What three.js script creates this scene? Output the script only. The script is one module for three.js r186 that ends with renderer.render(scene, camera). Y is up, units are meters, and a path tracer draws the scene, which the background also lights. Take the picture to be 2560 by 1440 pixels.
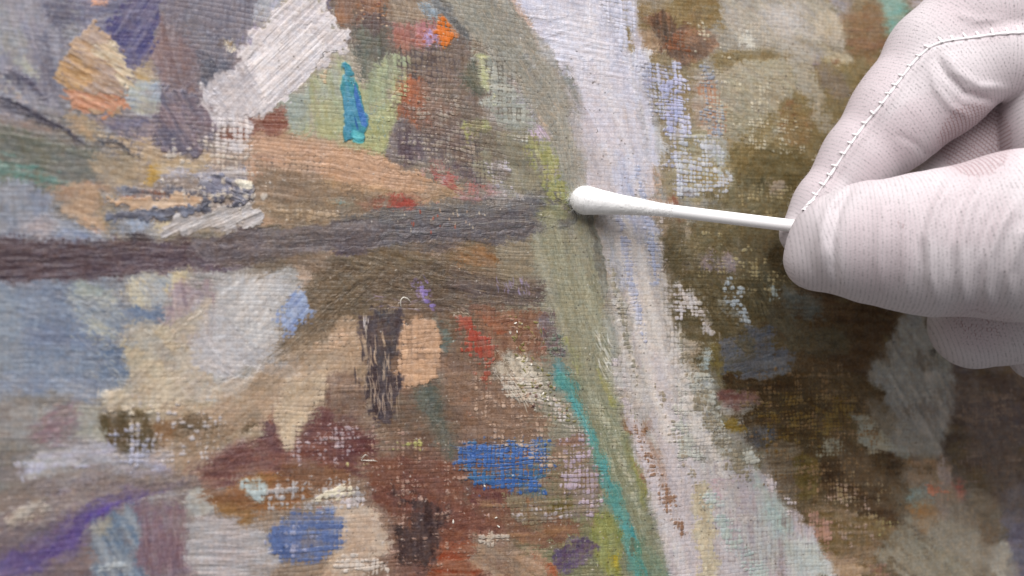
import * as THREE from 'three';
import { mergeGeometries } from 'three/addons/utils/BufferGeometryUtils.js';

// ---------------------------------------------------------------- camera, light, exposure (units: metres)
const MM = 0.001, PW = 2560, PH = 1440;            // the photograph's own pixel grid is used to measure places
const TANH = Math.tan(25 * Math.PI / 180), DIST = 175;   // half field of view across, millimetres to the canvas
const YAW = 24 * Math.PI / 180, TIP = 4 * Math.PI / 180;
const fwd = new THREE.Vector3(Math.sin(YAW) * Math.cos(TIP), Math.sin(TIP), -Math.cos(YAW) * Math.cos(TIP));
const right = new THREE.Vector3().crossVectors(fwd, new THREE.Vector3(0, 1, 0)).normalize();
const up = new THREE.Vector3().crossVectors(right, fwd);
const eye = fwd.clone().multiplyScalar(-DIST);     // millimetres; the canvas is the plane z = 0
const scene = new THREE.Scene();
const camera = new THREE.PerspectiveCamera(2 * Math.atan(TANH * PH / PW) * 180 / Math.PI, PW / PH, 0.01, 20);
camera.position.copy(eye).multiplyScalar(MM);
camera.lookAt(0, 0, 0);
camera.focus = 0.177;
camera.userData.fStop = 14;
const renderer = new THREE.WebGLRenderer({ antialias: true });
renderer.setSize(1024, 576);
renderer.toneMapping = THREE.LinearToneMapping;
renderer.toneMappingExposure = 1;
renderer.shadowMap.enabled = true;
scene.background = new THREE.Color(0.24, 0.236, 0.243);   // a plain dim studio round the easel
const lamp = new THREE.RectAreaLight(new THREE.Color(1, 0.975, 0.975), 6.3, 0.82, 0.58);   // one large soft lamp above the easel
lamp.name = 'soft_lamp_light';
lamp.position.set(-0.12, 0.5, 0.4);
lamp.lookAt(0.02, 0, 0);
scene.add(lamp);

// ---------------------------------------------------------------- small tools
let seed = 20240611;
const rnd = () => { seed = (seed * 1664525 + 1013904223) >>> 0; return seed / 4294967296; };
const clamp = (x, a = 0, b = 1) => x < a ? a : x > b ? b : x;
const mix = (a, b, t) => a + (b - a) * t;
const sstep = (a, b, x) => { const t = clamp((x - a) / (b - a)); return t * t * (3 - 2 * t); };
const NT = new Float32Array(65536);
for (let i = 0; i < 65536; i++) NT[i] = rnd();
function noise(x, y) {
  const ix = Math.floor(x), iy = Math.floor(y), fx = x - ix, fy = y - iy, sx = fx * fx * (3 - 2 * fx), sy = fy * fy * (3 - 2 * fy);
  const a = (iy & 255) << 8, b = ((iy + 1) & 255) << 8, c = ix & 255, d = (ix + 1) & 255;
  const p = NT[a | c], q = NT[b | c];
  return (p + (NT[a | d] - p) * sx) * (1 - sy) + (q + (NT[b | d] - q) * sx) * sy;
}
const fbm = (x, y) => 0.55 * noise(x, y) + 0.28 * noise(x * 2.1 + 17, y * 2.1 + 5) + 0.17 * noise(x * 4.3 + 3, y * 4.3 + 29);
const hex = (s) => { const n = parseInt(s.slice(1), 16); return [(n >> 16) / 255, ((n >> 8) & 255) / 255, (n & 255) / 255]; };
const toLin = (c) => c <= 0.04045 ? c / 12.92 : Math.pow((c + 0.055) / 1.055, 2.4);
const toS = (c) => c <= 0.0031308 ? c * 12.92 : 1.055 * Math.pow(c, 1 / 2.4) - 0.055;
const sees = (u, v) => new THREE.Vector3().copy(fwd).addScaledVector(right, (u - PW / 2) / (PW / 2) * TANH).addScaledVector(up, (PH / 2 - v) / (PW / 2) * TANH);
const at = (u, v, depth) => sees(u, v).multiplyScalar(depth).add(eye);              // a measured place, millimetres
const onCanvas = (u, v, h = 0) => { const d = sees(u, v); return d.multiplyScalar((h - eye.z) / d.z).add(eye); };
const pixelOf = (p) => { const d = p.clone().sub(eye), k = d.dot(fwd); return [PW / 2 + d.dot(right) / k / TANH * PW / 2, PH / 2 - d.dot(up) / k / TANH * PW / 2, k]; };
function tag(o, label, category, group) { o.userData = { label, category }; if (group) o.userData.group = group; return o; }

// ---------------------------------------------------------------- the painting: its paint layers are laid on one after the other
const X0 = -88, X1 = 132, Y0 = -70, Y1 = 70;       // the canvas, millimetres
const TW = 2816, TH = Math.round(TW * (Y1 - Y0) / (X1 - X0)), N = TW * TH, PX = TW / (X1 - X0);
const R = new Float32Array(N), G = new Float32Array(N), B = new Float32Array(N), HT = new Float32Array(N), FL = new Float32Array(N);
const U = new Float32Array(N), V = new Float32Array(N), WV = new Float32Array(N), ID = new Uint8Array(N), TOOTH = new Float32Array(N), GRAIN = new Float32Array(N).fill(0.03);
const THREAD = 0.75;
for (let j = 0; j < TH; j++) for (let i = 0; i < TW; i++) {
  const k = j * TW + i, x = X0 + (i + 0.5) / PX, y = Y1 - (j + 0.5) / PX;
  const dx = x - eye.x, dy = y - eye.y, dz = -eye.z, dep = dx * fwd.x + dy * fwd.y + dz * fwd.z;
  U[k] = PW / 2 + (dx * right.x + dy * right.y + dz * right.z) / dep / TANH * PW / 2;
  V[k] = PH / 2 - (dx * up.x + dy * up.y + dz * up.z) / dep / TANH * PW / 2;
  // plain weave, threads of uneven thickness that wander a little
  const wx = x / (THREAD * 1.12) + 0.5 * (fbm(x * 0.11, y * 0.03) - 0.5) * 4 + 0.75 * noise(x * 0.8, y * 0.3), wy = y / THREAD + (fbm(x * 0.03 + 9, y * 0.11) - 0.5) * 4 + 0.7 * noise(x * 0.3, y * 0.8 + 40);
  const cx = Math.floor(wx), cy = Math.floor(wy), fx = wx - cx - 0.5, fy = wy - cy - 0.5, odd = ((cx + cy) & 1) ? 1 : -1;
  const swell = 0.55 + 0.75 * NT[(cy & 255) * 256 + 7], swellx = 0.45 + 0.75 * NT[(cx & 255) * 256 + 91];
  const weft = Math.sqrt(Math.max(0, 1 - 4 * fy * fy)) * (0.56 + 0.44 * odd * Math.cos(Math.PI * fx)) * swell;
  const warp = Math.sqrt(Math.max(0, 1 - 4 * fx * fx)) * (0.53 - 0.45 * odd * Math.cos(Math.PI * fy)) * swellx;
  WV[k] = clamp(Math.max(weft, warp));
}
{ // rank the tooth of the canvas, so that a dry brush at 0.3 misses the lowest third
  const bins = new Float64Array(1025); for (let k = 0; k < N; k += 7) bins[Math.round(WV[k] * 1023) + 1]++;
  for (let b = 1; b <= 1024; b++) bins[b] += bins[b - 1];
  for (let k = 0; k < N; k++) TOOTH[k] = bins[Math.round(WV[k] * 1023) + 1] / bins[1024];
}
const xyTexel = (u, v) => { const p = onCanvas(u, v); return [(p.x - X0) * PX, (Y1 - p.y) * PX]; };
let ox = 0, oy = 0, sc = 1 / 2.976;
const sheet = (x, y, s = 1 / 2.976) => { ox = x; oy = y; sc = s; };       // strokes below are measured on nine enlargements of the photograph
const partNames = [null];
function smoothRing(p, n) {
  const m = p.length, out = [];
  for (let i = 0; i < m; i++) {
    const a = p[(i + m - 1) % m], b = p[i], c = p[(i + 1) % m], d = p[(i + 2) % m];
    for (let k = 0; k < n; k++) {
      const t = k / n, t2 = t * t, t3 = t2 * t;
      const h = (q) => { const m0 = (c[q] - a[q]) * 0.4, m1 = (d[q] - b[q]) * 0.4; return (2 * t3 - 3 * t2 + 1) * b[q] + (t3 - 2 * t2 + t) * m0 + (-2 * t3 + 3 * t2) * c[q] + (t3 - t2) * m1; };
      out.push([h(0), h(1)]);
    }
  }
  return out;
}
// coarse distance field in measured pixels; open paths also give the place along (s) and across (t) the stroke
function field(pts, open, half, u0, v0, u1, v1, step) {
  const w = Math.ceil((u1 - u0) / step) + 2, h = Math.ceil((v1 - v0) / step) + 2, D = new Float32Array(w * h), S = open && new Float32Array(w * h), T = open && new Float32Array(w * h), A = open && new Float32Array(w * h);
  const m = pts.length, seg = open ? m - 1 : m, lens = [0];
  for (let i = 0; i < seg; i++) { const a = pts[i], b = pts[(i + 1) % m]; lens.push(lens[i] + Math.hypot(b[0] - a[0], b[1] - a[1])); }
  for (let j = 0; j < h; j++) for (let i = 0; i < w; i++) {
    const x = u0 + i * step, y = v0 + j * step;
    let best = 1e9, inside = false, s = 0, t = 0, wd = 0;
    for (let k = 0; k < seg; k++) {
      const a = pts[k], b = pts[(k + 1) % m], ex = b[0] - a[0], ey = b[1] - a[1], px = x - a[0], py = y - a[1], q = clamp((px * ex + py * ey) / (ex * ex + ey * ey + 1e-9));
      const rx = px - ex * q, ry = py - ey * q, d = rx * rx + ry * ry;
      if (open) {
        const hw = mix(half[k], half[k + 1], q), e = Math.sqrt(d) - hw;
        if (e < best) { best = e; s = lens[k] + q * (lens[k + 1] - lens[k]); t = (ex * py - ey * px) > 0 ? Math.sqrt(d) : -Math.sqrt(d); wd = Math.atan2(ey, ex); }
      } else {
        if (d < best) best = d;
        if ((a[1] > y) !== (b[1] > y) && x < ex * (y - a[1]) / ey + a[0]) inside = !inside;
      }
    }
    D[j * w + i] = open ? best : inside ? -Math.sqrt(best) : Math.sqrt(best);
    if (open) { S[j * w + i] = s; T[j * w + i] = t; A[j * w + i] = wd; }
  }
  return { w, h, D, S, T, A };
}
const late = [];
let drawing = false;                               // crisp, dry and thick strokes are kept back until the wet ones have dragged into each other
function lay(pts, open, half, color, o) {
  if (!drawing && (o.late || o.dry > 0.25 || o.pit || o.fill > 0.7)) { const a = ox, b = oy, c = sc; late.push(() => { ox = a; oy = b; sc = c; lay(pts, open, half, color, o); }); return; }
  const { c2, dry = 0, fill = dry > 0.25 ? 0.2 : 0.56, k = 11, soft = fill > 0.7 ? 3 : 7, ang = 0, str = 0, dryE = fill > 0.7 ? 0.1 : open ? 0.22 : 0.45, pit = 0, al = 1, th = 0.03, rid = 0.07, p, arc, v: vary = 0.065, bw: bw0 = 4.5, halo = open ? Math.min(20, 0.55 * Math.max(...half)) : 26, scum = fill > 0.7 || al < 1 ? 0.12 : open ? 0.3 : 0.45 } = o;
  const bw = bw0 * 2, rel = rid * 1.6;
  let id = 0;
  if (p) { id = partNames.indexOf(p); if (id < 0) { partNames.push(p); id = partNames.length - 1; } }
  const c = hex(color), d2 = c2 ? hex(c2) : c, pad = k + soft + 6 + (open ? Math.max(...half) : 0);
  let u0 = 1e9, v0 = 1e9, u1 = -1e9, v1 = -1e9;
  for (const q of pts) { u0 = Math.min(u0, q[0]); u1 = Math.max(u1, q[0]); v0 = Math.min(v0, q[1]); v1 = Math.max(v1, q[1]); }
  u0 -= pad; v0 -= pad; u1 += pad; v1 += pad;
  const step = 4, F = field(pts, open, half, u0, v0, u1, v1, step);
  let i0 = 1e9, i1 = -1e9, j0 = 1e9, j1 = -1e9;
  for (const [a, b] of [[u0, v0], [u1, v0], [u0, v1], [u1, v1]]) { const [x, y] = xyTexel(a, b); i0 = Math.min(i0, x); i1 = Math.max(i1, x); j0 = Math.min(j0, y); j1 = Math.max(j1, y); }
  i0 = Math.max(0, Math.floor(i0)); i1 = Math.min(TW - 1, Math.ceil(i1)); j0 = Math.max(0, Math.floor(j0)); j1 = Math.min(TH - 1, Math.ceil(j1));
  const ca = Math.cos(ang * Math.PI / 180), sa = Math.sin(ang * Math.PI / 180), r0 = rnd() * 200, r1 = rnd() * 200;
  const ax = arc && ox + arc[0] * sc, ay = arc && oy + arc[1] * sc;
  for (let j = j0; j <= j1; j++) for (let i = i0; i <= i1; i++) {
    const n = j * TW + i, u = U[n], v = V[n];
    if (u < u0 || u > u1 || v < v0 || v > v1) continue;
    const wu = u + k * 2 * (noise(u / 26 + r0, v / 26) - 0.5) + k * 1.3 * (noise(u / 8 + r1, v / 8) - 0.5), wv = v + k * 2 * (noise(u / 26, v / 26 + r1) - 0.5) + k * 1.3 * (noise(u / 8, v / 8 + r0) - 0.5);
    const gx = clamp((wu - u0) / step, 0, F.w - 1.001), gy = clamp((wv - v0) / step, 0, F.h - 1.001), a0 = Math.floor(gx), b0 = Math.floor(gy), fx = gx - a0, fy = gy - b0, q = b0 * F.w + a0;
    const D = F.D, d = (D[q] * (1 - fx) + D[q + 1] * fx) * (1 - fy) + (D[q + F.w] * (1 - fx) + D[q + F.w + 1] * fx) * fy;
    if (d > soft + str * 30) continue;
    let s, t;
    if (open) { s = (F.S[q] * (1 - fx) + F.S[q + 1] * fx) * (1 - fy) + (F.S[q + F.w] * (1 - fx) + F.S[q + F.w + 1] * fx) * fy; t = (F.T[q] * (1 - fx) + F.T[q + 1] * fx) * (1 - fy) + (F.T[q + F.w] * (1 - fx) + F.T[q + F.w + 1] * fx) * fy; }
    else if (arc) { const dx = u - ax, dy = v - ay; t = Math.hypot(dx, dy); s = Math.atan2(dy, dx) * 120; }
    else { s = u * ca + v * sa; t = -u * sa + v * ca; }
    const wob = 5 * (noise(s / 170 + r0, t / 90) - 0.5);
    const b = 0.72 * noise((t + wob) / bw + r0, s / (bw * 9) + r1) + 0.28 * noise((t + wob) / (bw * 0.45) + r1, s / (bw * 6) + r0);
    const dir = open ? F.A[q] : arc ? Math.atan2(v - ay, u - ax) + Math.PI / 2 : o.ang === undefined ? null : ang * Math.PI / 180;
    let e = d + (b - 0.5) * 9;
    if (str) e += (b - 0.62) * str * halo * 2;
    let a = sstep(soft, -soft, e);
    if (a <= 0.003) continue;
    const fine = noise(u / 3.1 + r1, v / 3.1 + r0), med = noise(u / 11 + r0, v / 11 + r1);
    if (dry || dryE) {
      const lim = dry + dryE * sstep(-halo, 0, d);
      if (lim > 0) a *= sstep(lim - 0.15, lim + 0.15, TOOTH[n] * 0.36 + 0.24 * fine + 0.36 * med + 0.4 * noise(u / 27 + r1, v / 21 + r0) + 0.22 * (b - 0.5) - 0.16);
    }
    if (pit) a *= sstep(pit + 0.1, pit - 0.1, TOOTH[n] * 0.8 + 0.25 * med);
    if (scum) a *= 1 - scum * sstep(0.5, 0.72, 0.5 * fbm(s / 70 + r0, t / 16 + r1) + 0.5 * fbm(u / 45 + r1, v / 45) + 0.2 * (0.5 - TOOTH[n]));
    const m = c2 ? sstep(0.34, 0.66, 0.6 * fbm(u / 60 + r1, v / 60 + r0) + 0.4 * b) : 0, dv = vary * 1.9 * (b - 0.5) + 0.05 * (fine - 0.5) + 0.05 * (med - 0.5), w = a * al;
    R[n] = mix(R[n], c[0] + (d2[0] - c[0]) * m + dv, w); G[n] = mix(G[n], c[1] + (d2[1] - c[1]) * m + dv, w); B[n] = mix(B[n], c[2] + (d2[2] - c[2]) * m + dv * 0.95, w);
    HT[n] = mix(HT[n], HT[n] * 0.55 + th * (0.85 + 0.35 * med) + rel * (b - 0.5), w);
    FL[n] = mix(FL[n], clamp(fill + 0.5 * (fbm(u / 70 + 3, v / 70 + r0 * 0.1) - 0.5)), w);
    if (dir !== null && w > 0.3) GRAIN[n] = dir;
    if (id && d < 2 && w > 0.02) ID[n] = id; else if (!p && o.over && d < 0 && w > 0.5) ID[n] = 0;
  }
}
const pairs = (a) => { const r = []; for (let i = 0; i < a.length; i += 2) r.push([ox + a[i] * sc, oy + a[i + 1] * sc]); return r; };
const dab = (a, color, o = {}) => lay(smoothRing(pairs(a), 3), false, null, color, o);           // a patch of paint with this outline
function pull(a, w, color, o = {}) {                                                            // one pull of the brush along this path
  const q = pairs(a), pts = [], half = [], ws = [].concat(w), m = q.length;
  for (let i = 0; i < m - 1; i++) for (let s = 0; s < 4; s++) {
    const t = s / 4, A = q[Math.max(0, i - 1)], Bq = q[i], C = q[i + 1], E = q[Math.min(m - 1, i + 2)], t2 = t * t, t3 = t2 * t;
    pts.push([0, 1].map((z) => 0.5 * (2 * Bq[z] + (C[z] - A[z]) * t + (2 * A[z] - 5 * Bq[z] + 4 * C[z] - E[z]) * t2 + (3 * Bq[z] - A[z] - 3 * C[z] + E[z]) * t3)));
  }
  pts.push(q[m - 1]);
  for (let i = 0; i < pts.length; i++) { const f = i / (pts.length - 1) * (ws.length - 1), z = Math.min(ws.length - 2, Math.floor(f)); half.push(0.5 * sc * (ws.length === 1 ? ws[0] : mix(ws[z], ws[z + 1], f - z))); }
  lay(pts, true, half, color, { k: 5, ...o });
}
function flicks(a, count, len, wid, ang, spread, colors, o = {}) {                               // many short bristle marks inside an outline
  if (!drawing) { const A = ox, Bo = oy, C = sc; late.push(() => { ox = A; oy = Bo; sc = C; flicks(a, count, len, wid, ang, spread, colors, o); }); return; }
  const ring = pairs(a), xs = ring.map((q) => q[0]), ys = ring.map((q) => q[1]), u0 = Math.min(...xs), u1 = Math.max(...xs), v0 = Math.min(...ys), v1 = Math.max(...ys);
  const cols = [].concat(colors).map(hex), { al = 0.8, th = 0.02 } = o;
  for (let n = 0, guard = 0; n < count && guard < count * 12; guard++) {
    const u = mix(u0, u1, rnd()), v = mix(v0, v1, rnd());
    let inside = false;
    for (let i = 0, m = ring.length; i < m; i++) { const p = ring[i], q = ring[(i + 1) % m]; if ((p[1] > v) !== (q[1] > v) && u < (q[0] - p[0]) * (v - p[1]) / (q[1] - p[1]) + p[0]) inside = !inside; }
    if (!inside) continue;
    n++;
    const g = (ang + (rnd() - 0.5) * 2 * spread) * Math.PI / 180, L = len * sc * (0.4 + 0.9 * rnd()) / 2, W = wid * sc * (0.5 + 0.8 * rnd()) / 2, cx = Math.cos(g), cy = Math.sin(g), col = cols[Math.floor(rnd() * cols.length)], bend = (rnd() - 0.5) * 0.5 / Math.max(4, L);
    const [tx, ty] = xyTexel(u, v), rad = (L + W + 3) * 1.4 * PX / 15.7 * (1 + 0.35 * Math.max(0, (tx / TW - 0.4))) + 2;
    for (let j = Math.max(0, Math.floor(ty - rad)); j <= Math.min(TH - 1, ty + rad); j++) for (let i = Math.max(0, Math.floor(tx - rad)); i <= Math.min(TW - 1, tx + rad); i++) {
      const k = j * TW + i, du = U[k] - u, dv = V[k] - v, s = du * cx + dv * cy, t = -du * cy + dv * cx + bend * s * s, ww = W * Math.sqrt(Math.max(0.05, 1 - (s / L) * (s / L))), e = Math.abs(s) > L ? Math.hypot(Math.abs(s) - L, t) - W * 0.3 : Math.abs(t) - ww;
      const w = sstep(1.2, -1.2, e) * al;
      if (w <= 0) continue;
      R[k] = mix(R[k], col[0], w); G[k] = mix(G[k], col[1], w); B[k] = mix(B[k], col[2], w); HT[k] += th * w;
    }
  }
}
const WEAVE = 0.16;                                // millimetres from the pits to the thread tops
const GAIN = (u, v) => 1 + 0.14 * sstep(1600, 1760, u) + (0.85 * sstep(1850, 2200, u) + 0.7 * sstep(2200, 2560, u)) * sstep(620, 860, v);   // the hand's own shade is left out of the paint's colour
const SAT = 0.88, CONTRAST = 1.05, PIVOT = 0.58;
// ground tone under the strokes
{
  const rows = ['#7f7c82 #7d7078 #a09688 #80705f #a8a5b0 #8b8478 #85765c #75654f', '#76716e #8f8078 #a58c74 #80756a #a29c9c #8c8880 #75674a #6a5a40', '#7a7f8a #958f8c #7a6a58 #75604f #8f8a78 #6a5f4a #4a3a28 #5d5040', '#8a8684 #a8957c #94806e #75594a #8a8472 #9a948c #45361f #55483f', '#77696e #8f8480 #8f7a68 #7a5448 #7d7a5c #a59c9c #5d4c34 #5f5548'].map((r) => r.split(' ').map(hex));
  for (let k = 0; k < N; k++) {
    const u = U[k] + 130 * (fbm(U[k] / 90, V[k] / 90) - 0.5), v = V[k] + 130 * (fbm(U[k] / 90 + 50, V[k] / 90) - 0.5), gx = clamp((u - 160) / 320, 0, 6.999), gy = clamp((v - 144) / 288, 0, 3.999), i = Math.floor(gx), j = Math.floor(gy), fx = sstep(0.2, 0.8, gx - i), fy = sstep(0.2, 0.8, gy - j);
    const c = [0, 1, 2].map((z) => mix(mix(rows[j][i][z], rows[j][i + 1][z], fx), mix(rows[j + 1][i][z], rows[j + 1][i + 1][z], fx), fy)), dv = 0.14 * (fbm(U[k] / 14, V[k] / 9) - 0.5);
    R[k] = c[0] + dv; G[k] = c[1] + dv; B[k] = c[2] + dv;
  }
}
// ---- upper left
sheet(0, 0);
dab([-200,-100, 330,-60, 420,250, 380,600, 150,900, -200,900], '#8a8791', { c2: '#7a7684', ang: 70, str: 0.3 });
dab([-100,-60, 60,0, 200,300, 180,460, 0,420, -100,300], '#8e8d88', { c2: '#8a8791', ang: 75, str: 0.4, al: 0.7 });
dab([300,-40, 560,-40, 570,160, 430,230, 340,130], '#5d5a6b', { c2: '#6b6878', str: 0.3 });
dab([560,-40, 1180,-40, 1150,180, 900,300, 640,250, 560,120], '#77748a', { c2: '#686579', ang: -12, str: 0.3 });
dab([690,-20, 810,-10, 800,30, 720,30], '#c98a68');
dab([250,250, 480,230, 560,330, 470,480, 520,700, 500,900, 300,760, 200,600, 330,450], '#6f6c7a', { c2: '#807c86', ang: 80, str: 0.2 });
dab([950,620, 1180,540, 1200,720, 1150,880, 980,850, 920,760], '#a3a294', { c2: '#8f9bab', ang: 10 });
dab([960,460, 1130,410, 1190,560, 1150,620, 990,580], '#b09368', { c2: '#9a8a76', ang: 20 });
dab([780,150, 960,20, 1180,-40, 1170,160, 1130,330, 1050,470, 960,500, 900,400, 830,300], '#4f4b78', { c2: '#645e78', ang: -55, str: 0.2, bw: 5, late: 1, scum: 0.15, dryE: 0.3 });
dab([940,300,1120,280,1130,420,1020,500,960,480], '#8a7f70', { ang: -50, str: 0.9, al: 0.7 });
dab([600,250, 700,180, 820,250, 900,350, 940,500, 960,640, 930,720, 910,830, 700,840, 520,760, 520,680, 440,560, 450,470, 560,330], '#a8886a', { c2: '#9a8478', ang: 28, th: 0.16, rid: 0.13, fill: 0.9, p: 'ochre and orange daub', bw: 5 });
dab([700,350, 850,330, 940,470, 960,620, 900,620, 820,480], '#b8a68c', { ang: 28, str: 0.5, th: 0.08, rid: 0.15, fill: 0.9 });
dab([440,470,600,480,640,640,560,700,450,560], '#ae8658', { ang: 30, str: 0.5, al: 0.8, rid: 0.1, fill: 0.9 });
dab([500,690, 700,730, 900,700, 915,800, 830,845, 720,845, 540,790], '#b57c5e', { ang: 24, str: 0.4, th: 0.06, rid: 0.12, fill: 0.9 });
flicks([560,330,880,340,940,660,900,820,560,720,470,560], 90, 120, 9, 25, 18, ['#94704e', '#c9ab84', '#b58c68', '#8a7a78'], { al: 0.55, th: 0.06 });
dab([1180,-40, 1900,-40, 1890,140, 1850,300, 1740,430, 1700,540, 1600,690, 1480,660, 1470,500, 1490,380, 1400,350, 1130,270], '#757078', { c2: '#6c666f', ang: 100, str: 0.15, rid: 0.1, fill: 0.3, p: 'wide mauve grey stroke' });
dab([1440,-40,1900,-40,1890,140,1850,300,1700,400,1500,250], '#6e6b78', { c2: '#77717c', al: 0.7, soft: 25, ang: 95 });
dab([1140,60, 1330,200, 1490,420, 1480,560, 1470,690, 1440,720, 1200,680, 1180,560, 1130,430], '#816a6a', { c2: '#77686c', ang: 75, str: 0.2, soft: 14, rid: 0.1 });
dab([1180,-30,1420,-30,1380,120,1200,160], '#6f6670', { al: 0.8, soft: 14 });
dab([1480,380,1560,420,1700,540,1600,690,1480,660,1470,500], '#62606a', { c2: '#55545f', ang: 60, str: 0.2, fill: 0.5, soft: 8 });
dab([700,850, 940,860, 1150,880, 1140,1060, 950,1000, 730,970], '#736d80', { c2: '#8a7a80', ang: 20 });
dab([720,930, 800,960, 900,990, 880,1010, 740,980], '#7d8aa6');
dab([840,900,880,890,940,1040,920,1060,900,1040],'#6a5f6e');
dab([720,1000, 1000,1030, 1200,1080, 1420,1170, 1540,1120, 1560,1220, 1400,1290, 1180,1180, 960,1170, 780,1080], '#b29a7c', { c2: '#a58d74', ang: 15, str: 0.3, p: 'tan stroke under the mauve foot', th: 0.1, rid: 0.12 });
dab([1200,640, 1440,720, 1500,760, 1600,850, 1640,960, 1580,1040, 1500,1090, 1460,1150, 1410,1160, 1230,1130, 1130,1060, 1140,900, 1190,760], '#676170', { c2: '#75646c', ang: 60, th: 0.12, rid: 0.1, p: 'dark mauve rounded dab', late: 1 });
dab([1200,1050, 1500,1050, 1480,1140, 1410,1160, 1260,1130], '#564f5a', { soft: 10 });
dab([1460,780,1560,860,1600,960,1500,1040,1400,900], '#6f7088', { al: 0.55, soft: 25 });
flicks([1200,640,1440,720,1480,1000,1250,1000], 26, 160, 5, 60, 10, ['#8d8078', '#7d7480'], { al: 0.5, th: 0.03 });
pull([730,1060, 860,1080, 930,1130, 1060,1165], [26,44,40,10], '#47454c', { th: 0.12, rid: 0.1, k: 6, p: 'dark dragged line of paint' });
flicks([920,950,1100,960,1060,1130,920,1060], 22, 60, 7, 60, 60, ['#5d5866'], { al: 0.8 });
dab([1900,-20, 2110,-20, 2080,80, 1950,170, 1890,200], '#a3a0ae', { c2: '#8f9097', ang: 120, str: 0.5 });
dab([1890,200,1960,170,1920,320,1800,420,1740,440], '#8d82a0', { ang: 125, str: 0.5, al: 0.7 });
dab([2330,560, 2480,480, 2600,440, 2600,1090, 2400,1040, 2200,1030, 2100,900, 2150,760], '#9c9c76', { c2: '#8f9486', ang: 80, rid: 0.06, p: 'pale olive patch' });
dab([2370,500, 2480,480, 2450,650, 2380,660], '#b39c7c', { dry: 0.3, ang: 100 });
dab([2050,760, 2250,700, 2300,850, 2250,970, 2130,960], '#8b9188', { soft: 12, dryE: 0.2 });
dab([2340,800,2480,760,2540,1000,2440,1040,2330,960], '#a09d70', { al: 0.6, soft: 20 });
dab([2360,-30, 2490,-30, 2500,110, 2440,100], '#6e667c', { ang: 60, str: 0.3 });
dab([1830,820, 1960,880, 2100,780, 2150,830, 2130,960, 2060,1040, 1880,1040, 1800,950], '#7f4f42', { c2: '#8a6052', dryE: 0.25 });
dab([1640,940, 1860,900, 1860,1060, 1640,1060], '#7d5244', { al: 0.9 });
dab([1860,1030, 2200,1020, 2400,1050, 2600,1110, 2700,1440, 1880,1440, 1830,1250, 1870,1100], '#b58d74', { c2: '#a88a74', ang: 6, rid: 0.06, soft: 8 });
dab([2100,60, 2220,-20, 2360,-20, 2400,40, 2460,100, 2480,190, 2600,225, 2600,340, 2480,380, 2400,480, 2330,560, 2310,600, 2200,690, 2090,760, 2000,830, 1960,890, 1940,820, 1840,890, 1700,910, 1640,930, 1600,830, 1500,740, 1480,690, 1510,640, 1620,670, 1690,560, 1740,440, 1850,300, 1960,180], '#c3babd', { c2: '#bbb2b2', ang: 136, th: 0.14, rid: 0.1, fill: 0.9, p: 'thick white slab of paint', k: 15, soft: 5, bw: 3.6 });
dab([2160,150, 2300,220, 2420,340, 2300,560, 2050,760, 1900,700, 1880,480, 2000,300], '#cac3c6', { c2: '#bfb6b6', ang: 136, str: 0.4, th: 0.05, rid: 0.13, fill: 0.95, bw: 3.4 });
dab([1600,560, 1800,520, 1900,560, 1880,860, 1640,930, 1560,800, 1500,700], '#b8b0b2', { c2: '#aba2a4', ang: 60, str: 0.3, fill: 0.85, soft: 10 });
flicks([2130,170, 2330,330, 2300,520, 2000,760, 1900,660, 1900,440], 46, 260, 4, 134, 5, ['#aaa0a0', '#b0a6a4', '#d8d2d4', '#d2ccd0', '#b5acac'], { al: 0.55, th: -0.01 });
flicks([1480,650,1640,680,1640,780,1520,760], 30, 90, 5, 30, 30, ['#cfc8cc', '#8f8a90'], { al: 0.7 });
dab([1640,300,1700,300,1720,350,1660,345], '#5f4a34', { k: 4 });
dab([1670,310, 1730,292, 1750,380, 1720,390, 1690,350], '#dccdb0', { k: 3, th: -0.05 });
dab([1690,292,1725,290,1730,312,1700,318], '#8a6a3c', { k: 3 });
dab([1560,890, 1700,880, 1880,860, 1875,1180, 1600,1270, 1530,1160], '#bdb2b0', { dry: 0.42, ang: 85, th: 0.06, rid: 0.05, fill: 0.2 });
dab([1640,1090,1880,1100,1880,1180,1600,1270,1540,1180], '#b39a86', { dry: 0.3, al: 0.7 });
dab([1880,1320, 2100,1260, 2400,1290, 2700,1330, 2700,1460, 1880,1460], '#7d6a58', { c2: '#8d745e', ang: 12, str: 0.6, soft: 14 });
dab([1850,1130,2500,1180,2500,1280,1870,1290], '#6f5d4e', { pit: 0.24, al: 0.7 });
dab([1530,1240, 1820,1230, 1880,1330, 1780,1460, 1520,1440], '#787684', { c2: '#a09694', ang: 5, th: 0.12, rid: 0.2 });
dab([1150,1290, 1240,1290, 1200,1370, 1140,1400], '#6d6b72', { th: 0.1 });
dab([1080,1180, 1250,1180, 1540,1260, 1500,1300, 1180,1290, 1150,1380, 1060,1370, 1050,1280], '#b39b7c', { ang: 10, str: 0.3 });
dab([1060,1230, 1160,1250, 1150,1360, 1080,1370], '#a9843f', { soft: 8 });
dab([1230,1270, 1560,1250, 1540,1340, 1240,1330], '#aaa3a8', { c2: '#8d8a96', ang: 5, str: 0.4 });
dab([-200,850, 250,900, 480,1000, 600,1080, 700,1150, 500,1130, 200,1060, -200,960], '#8d7a72', { c2: '#777470', ang: 15, str: 0.3 });
dab([-200,960, 300,1010, 600,1090, 720,1160, 700,1460, -200,1460], '#70706a', { c2: '#646458', ang: 12, str: 0.2 });
dab([-200,1180, 100,1210, 250,1260, 500,1330, 420,1400, 150,1340, -200,1310], '#587f77', { c2: '#768a84', ang: 12, str: 0.5 });
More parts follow.
